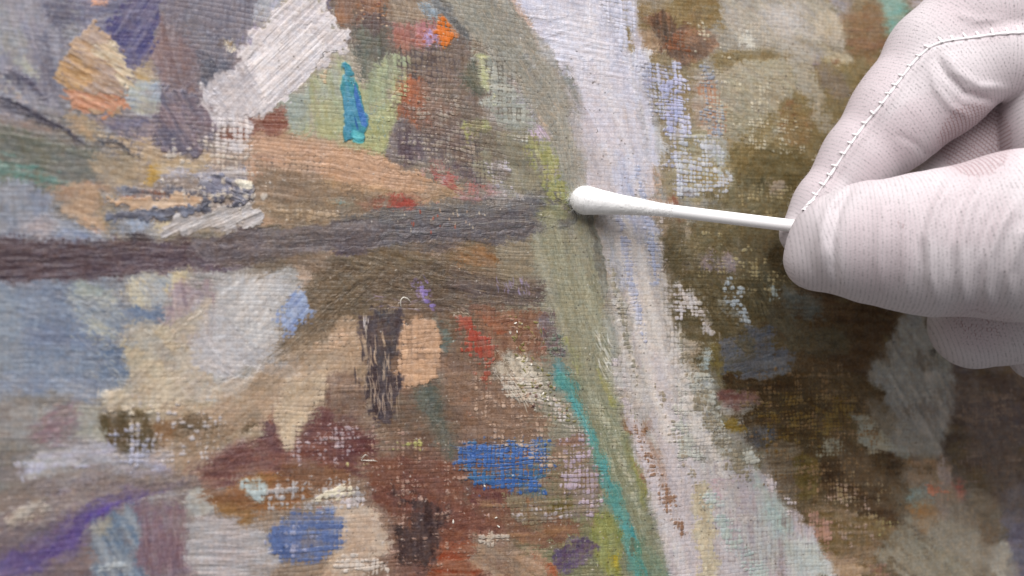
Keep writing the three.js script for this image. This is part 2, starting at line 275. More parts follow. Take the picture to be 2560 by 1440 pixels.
dab([400,1390, 640,1310, 760,1400, 700,1460, 420,1460], '#a07c66', { ang: -10, str: 0.3 });
dab([700,1110, 1050,1180, 1060,1290, 980,1460, 760,1400, 680,1250], '#8f806c', { c2: '#a08a70', ang: 15, str: 0.4 });
dab([500,870,720,880,740,1000,640,1040,500,960], '#8d7c62', { c2: '#a5876a', ang: 30, str: 0.4 });
dab([60,430, 200,420, 290,540, 240,610, 130,520], '#9c9a8e', { soft: 10 });
pull([-60,720, 60,770, 180,820, 330,900, 480,960, 560,1030, 630,1075], [70,80,80,60,50,34,12], '#4b4753', { th: 0.16, rid: 0.14, p: 'long dark slate line of paint' });
pull([60,540, 160,590, 250,650, 300,700, 370,725], [40,60,60,36,10], '#575161', { th: 0.14, rid: 0.1, k: 9 });
dab([-100,530,90,560,180,660,100,760,-100,700], '#5f5c69', { c2: '#75727c', str: 0.3, ang: 30 });
flicks([0,560,120,640,220,780,100,780,0,680], 26, 40, 16, 30, 40, ['#a5a8a4', '#9a8a80'], { al: 0.6 });

// ---- upper middle
sheet(850, 0);
dab([-60,-40, 760,-40, 1000,420, 1100,700, 1080,830, 900,1000, 760,1180, 400,1220, 330,1180, 400,1000, 350,500, 0,300], '#75665c', { c2: '#6c5c54', ang: 90, rid: 0.06 });
dab([0,-40, 360,-40, 360,130, 300,260, 100,200, -20,210], '#94694c', { c2: '#7d5a48', ang: 85, dryE: 0.2 });
dab([130,120, 350,110, 370,300, 380,480, 300,600, 160,620, 130,400], '#69635c', { c2: '#5f6258', ang: 88, str: 0.5 });
dab([140,110,330,105,340,220,150,230], '#5d4a48', { ang: 88, str: 0.7, al: 0.8 });
dab([360,-40, 720,-40, 760,120, 600,180, 440,220, 380,150], '#857a6c', { c2: '#8d7a68', ang: 60 });
dab([600,60, 720,20, 800,90, 880,180, 880,260, 780,160, 650,150], '#8a97a2', { ang: 45, str: 0.3 });
dab([380,200, 700,180, 730,300, 720,370, 560,390, 430,330], '#9c6a5a', { c2: '#a06660', ang: 80, str: 0.3, dryE: 0.25 });
dab([560,200, 680,190, 680,360, 570,350], '#a86f74', { ang: 85, str: 0.4, soft: 8 });
dab([650,250, 720,240, 710,390, 660,400], '#9a86b5', { ang: 85, str: 0.5, dryE: 0.3 });
dab([400,420, 560,370, 800,350, 830,620, 700,700, 480,640], '#7d6d60', { c2: '#716056' });
dab([430,350, 820,340, 830,640, 450,650], '#514649', { pit: 0.36, k: 18, al: 0.6, soft: 20 });
dab([330,390, 480,410, 520,560, 470,640, 340,710, 420,800, 410,1000, 330,1170, 200,1150, 80,1110, -20,1060, -20,420, 60,500, 130,640, 210,620], '#9fa077', { c2: '#8f9676', ang: 80, rid: 0.05, dryE: 0.3, p: 'pale olive patch' });
dab([210,880, 400,780, 390,1020, 320,1170, 180,1130, 60,1090, 180,1020], '#a3a36a', { c2: '#96986e', dryE: 0.2, soft: 8 });
dab([360,700,470,560,520,640,440,860,360,960], '#a8a97c', { dry: 0.42, th: 0.06 });
flicks([170,700,330,740,340,1020,190,1080], 40, 26, 9, 60, 60, ['#6f8490', '#7d8f78', '#8a9a90'], { al: 0.55 });
dab([470,590, 640,600, 660,900, 560,930, 420,870, 430,720], '#8d5c48', { c2: '#a05a3c', ang: 90, dryE: 0.25 });
dab([620,560,860,520,900,800,760,920,640,900], '#7d6a60', { c2: '#866a5c', ang: 5, al: 0.8, soft: 12 });
dab([380,900, 560,900, 640,1000, 780,1100, 850,1190, 1060,1330, 900,1340, 760,1200, 420,1230, 340,1180], '#63545a', { c2: '#756a68', ang: 90, rid: 0.05 });
dab([560,930,1000,960,1060,1180,820,1180,640,1080], '#7a6c64', { c2: '#6c5c58', dry: 0.3, k: 20 });
dab([820,1080,1080,1060,1100,1330,900,1340,800,1220], '#54484a', { pit: 0.36, k: 20, al: 0.6, soft: 20 });
dab([380,900,860,940,900,1180,420,1200], '#5a4d50', { pit: 0.3, k: 20, al: 0.5, soft: 20 });
dab([870,540, 980,460, 1060,510, 1080,600, 1060,700, 940,690, 890,620], '#5a5b4e', { c2: '#666050', ang: 60, p: 'dark green dab' });
dab([940,380, 1150,400, 1300,650, 1420,850, 1500,990, 1300,1010, 1180,900, 1060,780, 1060,600], '#8b8c82', { c2: '#96968c', dryE: 0.45, dry: 0.12 });
dab([1020,420, 1090,420, 1100,640, 1060,660], '#a6a77c', { dryE: 0.3, k: 6 });
dab([1060,660,1200,640,1180,860,1080,800], '#a3a384', { dry: 0.5 });
dab([1060,440,1240,440,1420,900,1300,1000,1090,860], '#5c544a', { pit: 0.32, k: 20, al: 0.6, soft: 24 });
dab([1080,1000, 1460,980, 1560,1300, 1580,1460, 1280,1460, 1060,1330, 960,1150], '#867f6a', { c2: '#77705f', ang: 5 });
dab([870,930, 980,880, 1060,870, 1090,960, 1040,1050, 920,1010], '#8c9150', { c2: '#98955c', ang: -15, p: 'small olive green dab', late: 1, th: 0.07 });
dab([900,1010,1060,1040,1080,1130,900,1110], '#88804c', { dry: 0.35 });
dab([1260,980, 1440,1000, 1440,1140, 1270,1100], '#b3b0a6', { dry: 0.4, th: 0.06 });
dab([1060,1180, 1300,1180, 1290,1460, 1080,1400], '#a8a0a6', { dry: 0.5, th: 0.06 });
dab([-60,1110, 230,1150, 480,1260, 640,1300, 880,1370, 860,1460, -60,1460], '#b58d6e', { c2: '#ab8567', ang: 12, rid: 0.07, th: 0.08 });
dab([520,1200, 720,1190, 860,1300, 900,1380, 1160,1360, 1180,1460, 860,1460, 640,1300], '#b5a3a2', { c2: '#9c5f58', dry: 0.22, ang: 75, str: 0.3 });
flicks([640,1230,850,1300,860,1430,680,1330], 30, 50, 9, 15, 20, ['#a5524a', '#96504a'], { al: 0.7 });
dab([720,-40, 1290,-40, 1400,200, 1470,370, 1600,560, 1700,700, 1760,900, 1740,1100, 1780,1260, 1760,1400, 1640,1470, 1580,1320, 1560,1100, 1500,950, 1420,780, 1300,600, 1150,450, 1000,330, 860,200], '#8c867c', { c2: '#7f7c70', ang: 55, str: 0.15, th: 0.1, rid: 0.1, fill: 0.6, p: 'long taupe grey band' });
pull([800,-60, 1000,150, 1220,380, 1400,620, 1560,900, 1640,1200, 1680,1440], [100,150,150,130,120,120,120], '#928c80', { c2: '#827f74', str: 0.7, rid: 0.12, fill: 0.65, bw: 5 });
pull([1130,-60, 1330,180, 1500,460, 1640,720, 1720,1000, 1740,1300], [80,70,60,70,70,80], '#7d7a70', { c2: '#8f8a80', str: 0.8, rid: 0.12, fill: 0.65, bw: 4 });
pull([660,-40, 800,110, 940,300], [40,60,40], '#5f5f60', { str: 1, al: 0.8 });
flicks([760,0,1260,0,1480,440,1660,760,1720,1200,1560,1200,1400,760,1050,360], 130, 190, 4, 57, 8, ['#a59a8c', '#6f6c62', '#b39c86', '#78756c'], { al: 0.5, th: 0.02 });
flicks([1560,800,1740,900,1760,1400,1620,1400], 60, 190, 4, 80, 6, ['#a89c8a', '#6f6e60', '#96958a'], { al: 0.55, th: 0.02 });
pull([1280,-20, 1350,100, 1420,210, 1475,360], [12,18,20,8], '#c8a48e', { str: 0.5 });
pull([1490,420, 1555,480, 1590,560], [10,24,10], '#c4a68c', { str: 0.4 });
pull([1470,860, 1510,930, 1550,1010], [8,22,8], '#b99a80', { str: 0.6 });
pull([1620,560,1740,760,1780,1050], [10,12,10], '#b8a594', { str: 0.9 });
dab([1420,1020, 1480,1010, 1560,1060, 1600,1200, 1620,1330, 1680,1460, 1560,1420, 1480,1240, 1430,1130], '#8d8c58', { c2: '#9a9668', ang: 72, str: 0.5, p: 'olive green streak', late: 1 });
dab([1530,1350, 1640,1330, 1680,1460, 1560,1440], '#6c7a54', { soft: 10 });
dab([1430,960, 1500,930, 1545,1030, 1480,1020], '#b8a2b6', { ang: 50, str: 0.4 });
dab([1340,-40, 1900,-40, 1960,120, 2000,300, 2150,450, 2200,600, 2230,760, 2100,850, 1960,800, 1800,700, 1700,560, 1600,480, 1490,390, 1450,250, 1390,100], '#b8b6c6', { c2: '#c4c1cc', ang: 12, th: 0.06, rid: 0.14, fill: 0.65, soft: 10, p: 'broad lavender white patch', bw: 4 });
dab([1500,120,1850,80,1960,300,1800,420,1560,330], '#c6c2cc', { ang: -15, str: 0.6, rid: 0.14, fill: 0.65, al: 0.7, soft: 14 });
dab([1640,500,1960,480,2180,620,2200,780,2080,840,1900,760,1720,620], '#b3adaf', { c2: '#bdb2b8', ang: 40, str: 0.3, soft: 16 });
flicks([1400,60,1900,40,2100,480,2160,760,1800,640,1500,340], 80, 90, 5, -15, 40, ['#d2cfd8', '#a3a0b0', '#c9bcc4', '#9fa3ad'], { al: 0.5, th: 0.04 });
dab([1640,640, 1800,640, 2150,800, 2260,1100, 2290,1300, 2300,1460, 1840,1460, 1780,1260, 1760,900], '#a8a2a6', { c2: '#b2a5a8', ang: 82, str: 0.15, rid: 0.08, p: 'lilac grey column' });
dab([1620,520,1720,560,1800,760,1790,900,1740,760], '#7f7e78', { ang: 70, str: 0.7 });
dab([1800,700, 2100,880, 2100,1060, 1850,1060], '#b5a5ab', { soft: 30, al: 0.8 });
dab([2040,1180, 2160,1160, 2200,1460, 2080,1460], '#8c95b6', { ang: 82, str: 0.7 });
dab([1760,1100,2050,1150,2080,1240,1780,1260], '#a59b98', { ang: 4, str: 0.6 });
dab([2100,780, 2190,830, 2240,1000, 2270,1130, 2180,1080, 2120,950], '#bb9a80', { c2: '#b0988a', ang: 75, str: 0.4 });
dab([2150,380, 2400,380, 2300,450, 2220,600, 2300,900, 2440,1000, 2430,1300, 2280,1200, 2240,800], '#b0aeae', { c2: '#a5a4a6', ang: 85, str: 0.3 });
dab([2180,-40, 2600,-40, 2600,480, 2300,450, 2150,320], '#85714c', { c2: '#7d6848' });
dab([2240,110, 2420,80, 2700,110, 2700,440, 2380,400, 2310,260], '#58493e', { c2: '#75503a', ang: 85, dryE: 0.2 });
dab([2380,240,2600,200,2600,420,2420,360], '#7a4e36', { dry: 0.35 });
dab([2120,280, 2320,230, 2390,380, 2200,400], '#957a60', { dryE: 0.2 });
dab([2200,440, 2700,440, 2700,1460, 2440,1460, 2400,1000, 2230,700], '#84745a', { c2: '#77694c' });
dab([1960,-40, 2190,-40, 2200,200, 2150,380, 2060,320, 1980,120], '#857452', { c2: '#8f8470', al: 0.8, dryE: 0.2 });
dab([1940,-40, 2200,-40, 2220,200, 2160,400, 2050,340, 1980,140], '#b6b5c4', { dry: 0.3, ang: 85, str: 0.2 });
dab([2190,420, 2560,460, 2620,1000, 2620,1460, 2430,1460, 2390,1000, 2220,700], '#9a9ab0', { c2: '#a3a4b4', dry: 0.46, th: 0.07, ang: 85 });
dab([2350,600,2560,560,2560,1000,2400,1020], '#9a9cbc', { dry: 0.4, th: 0.07 });
dab([2180,380,2400,370,2300,460,2210,560], '#b9b6b8', { ang: -30, str: 0.4, th: 0.1 });
dab([2260,1230, 2360,1250, 2420,1460, 2290,1460], '#a3866e', { soft: 6 });
dab([2380,1150, 2700,1300, 2700,1460, 2420,1460], '#85785f', { dryE: 0.2 });
dab([20,460, 60,480, 100,600, 140,690, 170,800, 208,910, 180,990, 175,1055, 90,1040, 30,1050, 20,800, 12,600], '#3a8a96', { c2: '#3f7f9c', ang: 80, th: 0.22, rid: 0.08, fill: 0.8, p: 'teal blade of thick paint', k: 4 });
dab([105,600, 150,700, 172,790, 207,910, 180,970, 145,900, 125,760], '#3a6bb0', { ang: 75, str: 0.4, fill: 0.8, k: 4 });
dab([90,960, 165,990, 176,1055, 110,1050], '#4fa8b0', { k: 3, th: 0.08, fill: 0.9 });
dab([730,170, 756,122, 820,180, 882,240, 860,300, 800,330, 780,352, 745,345, 715,260], '#d06a20', { c2: '#c86428', ang: 70, th: 0.14, rid: 0.1, fill: 0.7, p: 'bright orange daub', late: 1, k: 6 });
dab([540,250,740,240,730,330,560,340], '#a8604a', { dry: 0.3 });
flicks([120,0,340,0,350,200,110,160], 22, 26, 14, 10, 30, ['#a86a44', '#c9a888', '#6a4640'], { al: 0.7 });

// ---- upper right
sheet(1700, 0);
dab([220,380, 480,360, 700,300, 1240,300, 1560,280, 1500,700, 1000,1440, 380,1460, 330,700], '#7c6b4c', { c2: '#70603f', ang: 3 });
dab([-40,-40, 320,-40, 340,180, 230,230, -40,200], '#7f6c48', { c2: '#776240' });
dab([320,-40, 1080,-40, 1180,120, 1230,320, 1270,430, 1050,450, 900,480, 680,330, 480,370, 340,200], '#9c948a', { c2: '#938a7a', ang: 40, rid: 0.1, p: 'warm grey patch' });
dab([600,60,900,30,920,240,640,260], '#a39c96', { soft: 30 });
dab([420,230, 570,260, 560,380, 430,350], '#b0aca0', { ang: 20, th: 0.1, soft: 6 });
dab([980,60,1180,80,1230,330,1050,280], '#a89a84', { c2: '#9a8f80', ang: 85, str: 0.3 });
dab([1120,-40, 1310,-40, 1290,80, 1180,120], '#8d8688', { soft: 8 });
dab([1240,60, 1500,20, 1560,280, 1480,430, 1320,450, 1230,300], '#7b6246', { c2: '#75563f', soft: 12 });
dab([1490,-40, 1680,-40, 1700,60, 1660,160, 1580,270, 1540,200], '#6f9c92', { c2: '#7a9084', soft: 12, dryE: 0.2, p: 'pale teal patch beside the fingers' });
dab([1700,-20, 1840,-40, 1740,70], '#a39aa0', { soft: 12 });
dab([-40,200, 250,260, 240,420, -20,500], '#685447', { c2: '#8a6248', dryE: 0.2 });
dab([100,500, 330,640, 340,980, 180,1010, 90,860], '#8d7b6c', { c2: '#9a9084' });
dab([110,560,340,640,340,960,190,980], '#a06c4e', { pit: 0.36, k: 16, al: 0.7 });
dab([90,420,330,560,340,1000,170,1000], '#787e8c', { dry: 0.52, k: 14, th: 0.06 });
dab([300,560, 500,420, 900,470, 1010,620, 880,720, 740,760, 740,980, 560,1130, 380,1020, 320,850, 280,680], '#968c7a', { c2: '#8c846e', ang: 35, str: 0.1, rid: 0.1, fill: 0.55, p: 'large beige grey dab', dryE: 0.18 });
flicks([320,560,900,500,740,760,560,1120,340,900], 80, 60, 8, 2, 10, ['#6f6a5a', '#a9a08e', '#7d765f'], { al: 0.5 });
dab([230,380, 480,370, 330,520, 250,520], '#786848', { k: 7 });
dab([960,460, 1080,470, 1290,650, 1220,770, 1080,680], '#736670', { dryE: 0.4, soft: 10 });
dab([1050,430,1240,400,1260,500,1100,470], '#a89a80', { soft: 6, ang: 20 });
dab([1120,440,1190,440,1190,470,1120,470], '#6a4630', { k: 3 });
dab([760,760, 900,780, 1000,900, 960,1080, 800,1080, 740,960], '#8b6242', { c2: '#75583a', dryE: 0.3, soft: 10 });
dab([860,780,960,900,940,1000,860,960], '#a5663e', { dry: 0.42 });
dab([1050,440, 1330,560, 1250,780, 1120,1000, 960,1200, 860,1460, 420,1460, 380,1100, 600,1130, 740,1000, 900,760], '#80704c', { c2: '#716240', ang: 2, al: 0.6 });
dab([380,1080, 920,1100, 880,1460, 400,1460], '#665838', { c2: '#5c5034', ang: 3, soft: 12 });
dab([480,1360, 600,1340, 640,1460, 470,1460], '#474230', { ang: 85, str: 0.6 });
dab([680,1330,800,1340,780,1460,660,1460], '#8a7a68', { dry: 0.4, str: 0.3 });
dab([-40,480, 90,560, 100,760, 90,1010, -40,1020], '#a9aac2', { dry: 0.42, ang: 85, th: 0.06 });
dab([-40,980, 180,980, 330,1060, 380,1250, 410,1460, -40,1460], '#867a5c', { c2: '#94907e' });
dab([-40,970, 190,960, 330,1060, 390,1250, 410,1460, -40,1460], '#a3a4aa', { dry: 0.46, th: 0.06, ang: 85 });
dab([-40,1240,200,1250,210,1340,-40,1330], '#999bb0', { dry: 0.45 });
dab([200,1080,330,1060,400,1440,280,1440], '#979a94', { c2: '#9aa3a8', al: 0.75, ang: 88, str: 0.2 });
dab([40,1200,380,1200,380,1420,40,1420], '#8a7448', { pit: 0.3, k: 14 });

// ---- middle left
sheet(0, 478);
dab([-200,-60, 380,-40, 400,200, 520,330, 300,390, -200,340], '#888a93', { c2: '#7b8090', ang: 85, str: 0.15 });
dab([150,200,380,180,400,360,180,380], '#959298', { soft: 25, c2: '#9a8f92' });
dab([370,-40, 880,-40, 800,60, 800,260, 760,330, 600,240, 440,130], '#9c8470', { c2: '#a88a70', ang: 20, str: 0.3 });
dab([640,240, 780,290, 775,335, 690,310], '#c78a66', { ang: 15 });
dab([420,190, 640,270, 800,330, 800,380, 400,390], '#8088a0', { c2: '#8d909c', ang: 20, str: 0.3 });
dab([760,-20,1000,-20,1000,50,800,60], '#7d86a0', { c2: '#8a8076' });
dab([1880,-60, 2700,-60, 2700,330, 2200,340, 1960,250, 1870,120], '#7d6a58', { c2: '#8b735f', ang: 6, str: 0.2 });
dab([1880,60, 2050,80, 2010,240, 1930,230], '#b09078', { c2: '#a08468', soft: 12 });
dab([2300,-60, 2700,-60, 2700,120, 2400,60], '#a88866', { soft: 14 });
dab([2000,100,2560,120,2560,260,2100,260], '#a38b70', { dry: 0.5, ang: 0, al: 0.8 });
dab([930,-20, 1560,-20, 1530,30, 1100,40], '#6a6b78', { c2: '#55535e', ang: 4, th: 0.12, rid: 0.15 });
dab([1300,200, 1500,180, 1700,90, 1860,110, 1970,230, 1880,260, 1500,290, 1200,330], '#aca5a4', { c2: '#9c9490', ang: -24, th: 0.12, rid: 0.22, fill: 0.85, p: 'fan shaped pale grey stroke', bw: 4.5 });
flicks([1320,210,1860,120,1940,230,1300,300], 70, 190, 5, -24, 10, ['#c4bcb8', '#8a817c', '#d0c8c6'], { al: 0.6, th: 0.04 });
dab([920,190, 1100,170, 1130,290, 960,330], '#8d96a8', { ang: 80, str: 0.4 });
dab([1160,210, 1300,200, 1300,270, 1180,300], '#b8a88c', { ang: 85, str: 0.4 });
dab([830,50, 1000,30, 1500,40, 1510,100, 1200,120, 960,125, 840,105], '#b89c82', { c2: '#b08868', ang: 2, th: 0.2, rid: 0.14, fill: 0.95, p: 'cream bar of thick paint' });
dab([930,40,1420,45,1400,80,980,85], '#a5684a', { dry: 0.1, str: 0.8, ang: 2, al: 0.7 });
dab([810,130, 1200,125, 1520,120, 1560,90, 1570,150, 1400,185, 1160,190, 820,195], '#737584', { c2: '#605f6a', ang: 2, th: 0.22, rid: 0.15, fill: 0.9, p: 'slate bar of thick paint' });
dab([1500,40, 1570,60, 1570,150, 1510,160], '#5a5964', { th: 0.2, k: 6, fill: 1 });
pull([1150,185, 1250,195, 1330,205], 16, '#3f3d42', { th: 0.05 });
dab([1590,20, 1700,-30, 1870,-30, 1885,70, 1800,115, 1700,80, 1620,60], '#5b5966', { c2: '#6f6e7c', ang: 15, th: 0.36, rid: 0.25, fill: 1, p: 'dark slate lump of thick paint', bw: 6 });
flicks([1600,0,1860,-20,1860,80,1700,70], 20, 110, 8, 12, 20, ['#a09a9c', '#3d3b44', '#8d8790'], { al: 0.8, th: 0.06 });
dab([1740,-70,1860,-70,1885,-25,1800,-15], '#d3c9b4', { k: 4, th: 0.25, fill: 1 });
dab([1760,-22,1880,-25,1880,10,1770,10], '#35323a', { k: 4, th: -0.1 });
dab([1500,-110,1660,-130,1740,-60,1680,20,1560,10,1480,-40], '#777585', { c2: '#8d8990', ang: 30, th: 0.2, rid: 0.2, fill: 1 });
dab([780,50,830,60,830,330,790,330], '#96805f', { k: 5, ang: 85, str: 0.6, al: 0.7 });
dab([-200,330, 120,350, 300,385, 900,350, 1300,390, 1960,330, 2700,330, 2700,440, 2100,450, 1800,570, 1300,605, 900,660, 400,680, -200,740], '#5b4a50', { c2: '#4f4046', ang: -4, str: 0.12, th: 0.04, rid: 0.14, fill: 0.66, soft: 8, p: 'long dark plum beam across the left', bw: 4 });
dab([1100,320, 1500,285, 2200,250, 2700,300, 2700,450, 1960,490, 1900,390, 1300,400], '#766a5a', { c2: '#8a7c6a', ang: -4, str: 0.4, rid: 0.14, fill: 0.66, bw: 4 });
dab([1000,430, 1900,390, 1880,530, 1300,595, 1000,570], '#594a58', { c2: '#6c5c66', ang: -4, str: 0.5, fill: 0.7 });
dab([820,340,940,330,960,400,840,400], '#8a7862', { c2: '#b09a82', ang: 60, str: 0.4 });
dab([930,310,1130,330,1140,370,960,385], '#4a4042', { th: 0.1, k: 5, ang: 5 });
flicks([0,360,900,380,1900,380,2400,340,2300,430,1300,590,0,690], 80, 300, 7, -4, 4, ['#75646a', '#463a40', '#8a7c80', '#3f3539'], { al: 0.5, th: 0.03 });
flicks([100,350,900,340,900,370,100,400], 30, 20, 18, 80, 20, ['#4a3c40', '#8c8c96'], { al: 0.8 });
dab([-200,720, 820,680, 850,800, 920,980, 860,1080, 980,1220, 900,1460, -200,1460], '#7c8699', { c2: '#70788a', ang: 20, str: 0.1, rid: 0.08 });
dab([-200,720,150,720,200,1000,120,1460,-200,1460], '#878a90', { c2: '#7f8690', al: 0.7, soft: 40 });
dab([200,1000,420,980,700,1130,560,1250,260,1200], '#6a7590', { soft: 40, al: 0.6 });
dab([500,760,820,740,900,960,760,1100,600,980], '#919797', { c2: '#a8a598', dryE: 0.2, ang: 25, str: 0.3 });
flicks([480,760,900,760,960,1200,860,1420,560,1360], 150, 70, 8, 30, 30, ['#5f6c82', '#98a0ac', '#a8a598', '#64728a'], { al: 0.55, th: 0.04 });
flicks([560,1000,880,1060,900,1180,720,1180], 40, 60, 8, 160, 20, ['#aaa694', '#8f99a8'], { al: 0.6, th: 0.04 });
dab([530,700, 760,680, 760,780, 600,810], '#8c928e', { soft: 8 });
dab([980,640, 1280,610, 1310,700, 1200,860, 980,850], '#989ca2', { c2: '#b0a58e', ang: 40, str: 0.3 });
dab([820,740, 900,860, 1000,830, 1200,900, 1240,960, 1100,1030, 960,970, 880,900], '#5e6c84', { c2: '#6b7890', k: 14, p: 'slate blue scumble' });
dab([760,1140, 900,1180, 970,1250, 970,1340, 1060,1400, 860,1430, 700,1380], '#566680', { c2: '#66748c', k: 14, p: 'slate blue scumble' });
dab([890,1190, 960,980, 1100,1035, 1240,950, 1320,1100, 1300,1260, 1220,1460, 860,1460, 970,1300], '#b5a388', { c2: '#a8997f', ang: -50, str: 0.1, th: 0.1, rid: 0.1, k: 14, p: 'cream patch' });
dab([1270,600, 1400,600, 1370,720, 1260,760], '#b8a886', { ang: 85, str: 0.4 });
dab([1560,700, 1900,640, 2100,550, 2260,560, 2250,740, 2120,900, 2110,1100, 1920,1300, 1700,1460, 1300,1460, 1270,1220, 1500,1120, 1600,940], '#a39f9c', { c2: '#aeaaac', ang: -35, str: 0.1, rid: 0.1, p: 'big pale grey curved stroke' });
dab([1650,720, 2000,620, 2090,760, 2050,1050, 1850,1220, 1650,1100], '#b3aeac', { soft: 30, dryE: 0.15, ang: -70, str: 0.3 });
dab([1400,1080,1800,1100,1900,1250,1700,1420,1400,1380], '#b3adae', { arc: [1750, 1000], str: 0.4, soft: 26, rid: 0.12, al: 0.8 });
dab([1270,720, 1560,690, 1580,960, 1500,1120, 1260,1080, 1250,900], '#96848a', { c2: '#a0918e', ang: 85, str: 0.3, soft: 8, p: 'mauve patch' });
for (const [r, c] of [[420, '#bdb6b2'], [452, '#a39a92'], [480, '#c2bab6'], [390, '#b5afae'], [360, '#a8a2a2']]) {
  const q = []; for (let a = 150; a >= 30; a -= 20) q.push(1690 + r * 1.15 * Math.cos(a * Math.PI / 180), 1010 + r * Math.sin(a * Math.PI / 180));
  pull(q, [8,26,32,26,8], c, { str: 0.7, th: 0.05, rid: 0.1, fill: 0.65, al: 0.7, soft: 6 });
}
dab([2120,800, 2240,710, 2290,840, 2250,1000, 2110,1110, 2080,980], '#7b8ab2', { c2: '#8f9ab4', ang: -50, str: 0.5, p: 'small blue streak', late: 1 });
dab([2050,470, 2500,440, 2430,570, 2300,700, 2260,770, 2200,600], '#b0917a', { c2: '#a8907e', ang: 3, soft: 10 });
dab([2250,900, 2380,640, 2700,520, 2700,1000, 2350,1130, 2200,1190, 2050,1260, 2250,1050], '#6c5c4a', { c2: '#7f6d5a', ang: -42, str: 0.4, rid: 0.1, bw: 5, p: 'dark brown sweeping stroke' });
dab([2100,1230,2230,1220, 2560,1010, 2700,1000, 2700,1460, 1960,1460], '#a8907c', { c2: '#8f7860', ang: -42, str: 0.1 });
dab([2230,1200,2560,1020,2600,1100,2300,1300], '#a98a70', { c2: '#c09a7c', dry: 0.3 });
dab([1900,1300, 2150,1180, 2020,1460, 1700,1460], '#8f8c88', { ang: -35, str: 0.5, soft: 8 });
flicks([2000,1180,2500,760,2560,900,2200,1260,1900,1440], 110, 130, 5, -42, 7, ['#54483a', '#8f8070', '#a08c76'], { al: 0.55, th: 0.03 });
dab([2300,1440,2450,1250,2560,1200,2560,1440], '#c0a68a', { ang: -60, str: 0.5 });

// ---- middle
sheet(850, 478);
dab([1400,300, 1560,260, 1850,120, 1920,300, 1960,600, 1980,800, 1970,900, 1900,1000, 1960,1250, 2010,1460, 1740,1460, 1660,1100, 1560,860, 1480,700, 1440,560], '#8a856d', { c2: '#86806e', ang: 77, str: 0.1, rid: 0.1, fill: 0.6, p: 'olive grey band below the cotton tip', bw: 4.5 });
dab([-60,460, 300,400, 700,350, 1120,330, 1190,440, 1160,560, 1000,640, 900,800, 600,760, -60,920], '#75644e', { c2: '#6a5a48', ang: 14, str: 0.15, rid: 0.14, fill: 0.6, p: 'brown stroke under the dark beam' });
dab([-60,540, 300,560, 250,680, 100,800, -60,860], '#5d5140', { ang: -30, str: 0.3, soft: 20 });
dab([880,430, 1120,420, 1180,490, 1100,570, 880,570], '#8c6644', { c2: '#7d6048', ang: 28, str: 0.4, soft: 14 });
dab([560,360,880,330,900,440,700,460], '#8a7058', { c2: '#a8948a', ang: -5, str: 0.5 });
dab([1110,330, 1390,320, 1440,520, 1490,740, 1200,660, 1180,480], '#857763', { c2: '#7d705c', ang: 10, soft: 10 });
dab([380,620, 900,560, 1100,680, 1500,690, 1490,830, 1000,890, 700,870, 400,720], '#64554a', { c2: '#5b4c48', ang: 10, str: 0.35, rid: 0.16, fill: 0.62, bw: 4.5, soft: 14 });
dab([900,760,1480,680,1500,800,1100,860], '#62534f', { c2: '#766a66', ang: -8, str: 0.9, rid: 0.14, fill: 0.6, soft: 18, al: 0.7 });
flicks([0,500,1000,500,1480,700,1460,820,700,840,100,800], 240, 150, 4, 12, 14, ['#4c4034', '#8f806c', '#9c8a70', '#54483c', '#86766a'], { al: 0.5, th: 0.03 });
flicks([0,560,250,560,200,860,0,900], 50, 120, 5, -40, 10, ['#4a4034', '#84745e'], { al: 0.55 });
dab([-60,930, 150,930, 190,1100, 160,1300, 60,1460, -60,1460], '#ac8f74', { c2: '#9a8068', rid: 0.06 });
dab([740,1160, 900,1120, 1020,1300, 1060,1460, 720,1460], '#84695a', { c2: '#7a6250', ang: 0 });
dab([1040,890, 1500,900, 1550,1000, 1500,1240, 1300,1220, 1140,1280, 1080,1060], '#825f4c', { c2: '#8d6a54', ang: 88 });
dab([1040,890, 1310,910, 1220,1080, 1100,1060], '#96583e', { c2: '#8a6248', soft: 16, p: 'orange brown patch', late: 1 });
dab([160,930, 330,890, 490,900, 500,990, 440,1060, 430,1200, 380,1460, 180,1460, 200,1200, 165,1100], '#574a4b', { c2: '#4a4244', ang: 85, str: 0.5, k: 10, p: 'dark vertical stroke', late: 1 });
flicks([170,930,210,930,220,1100,180,1100], 10, 90, 8, 88, 8, ['#c9c0c0', '#b8a898'], { al: 0.8, th: 0.04 });
flicks([90,1080,420,1080,460,1440,60,1440], 40, 130, 12, 85, 8, ['#b59a80', '#a88f78', '#4f4446'], { al: 0.75, th: 0.05 });
dab([300,900, 400,890, 400,970, 330,990], '#4d5868', { soft: 10 });
dab([480,965, 560,945, 640,935, 705,980, 742,1080, 757,1180, 742,1300, 680,1440, 400,1460, 420,1240, 445,1050], '#c09878', { c2: '#b58e70', ang: 2, th: 0.12, rid: 0.06, fill: 0.5, k: 5, p: 'rounded peach dab', late: 1 });
dab([700,950, 810,990, 835,1130, 790,1210, 760,1200, 750,1090], '#5f6862', { c2: '#6c6c60', soft: 12 });
dab([660,1460, 700,1380, 750,1320, 770,1460], '#69695e', { soft: 8 });
dab([840,910, 960,910, 1060,1050, 1150,1100, 1160,1280, 1110,1460, 1050,1460, 1040,1340, 940,1180, 870,1040], '#a2493a', { c2: '#94503f', ang: 70, dry: 0.14, dryE: 0.5, th: 0.08, p: 'brick red dab', late: 1, k: 12 });
dab([840,1010, 950,1010, 960,1340, 880,1340], '#a34a38', { dry: 0.58, th: 0.09 });
dab([1150,1230, 1420,1230, 1520,1460, 1190,1460], '#b8ab98', { ang: 65, str: 1, dry: 0.2, th: 0.06 });
dab([1470,930, 1570,920, 1650,1050, 1660,1190, 1500,1190], '#635052', { c2: '#7a7074', dry: 0.15 });
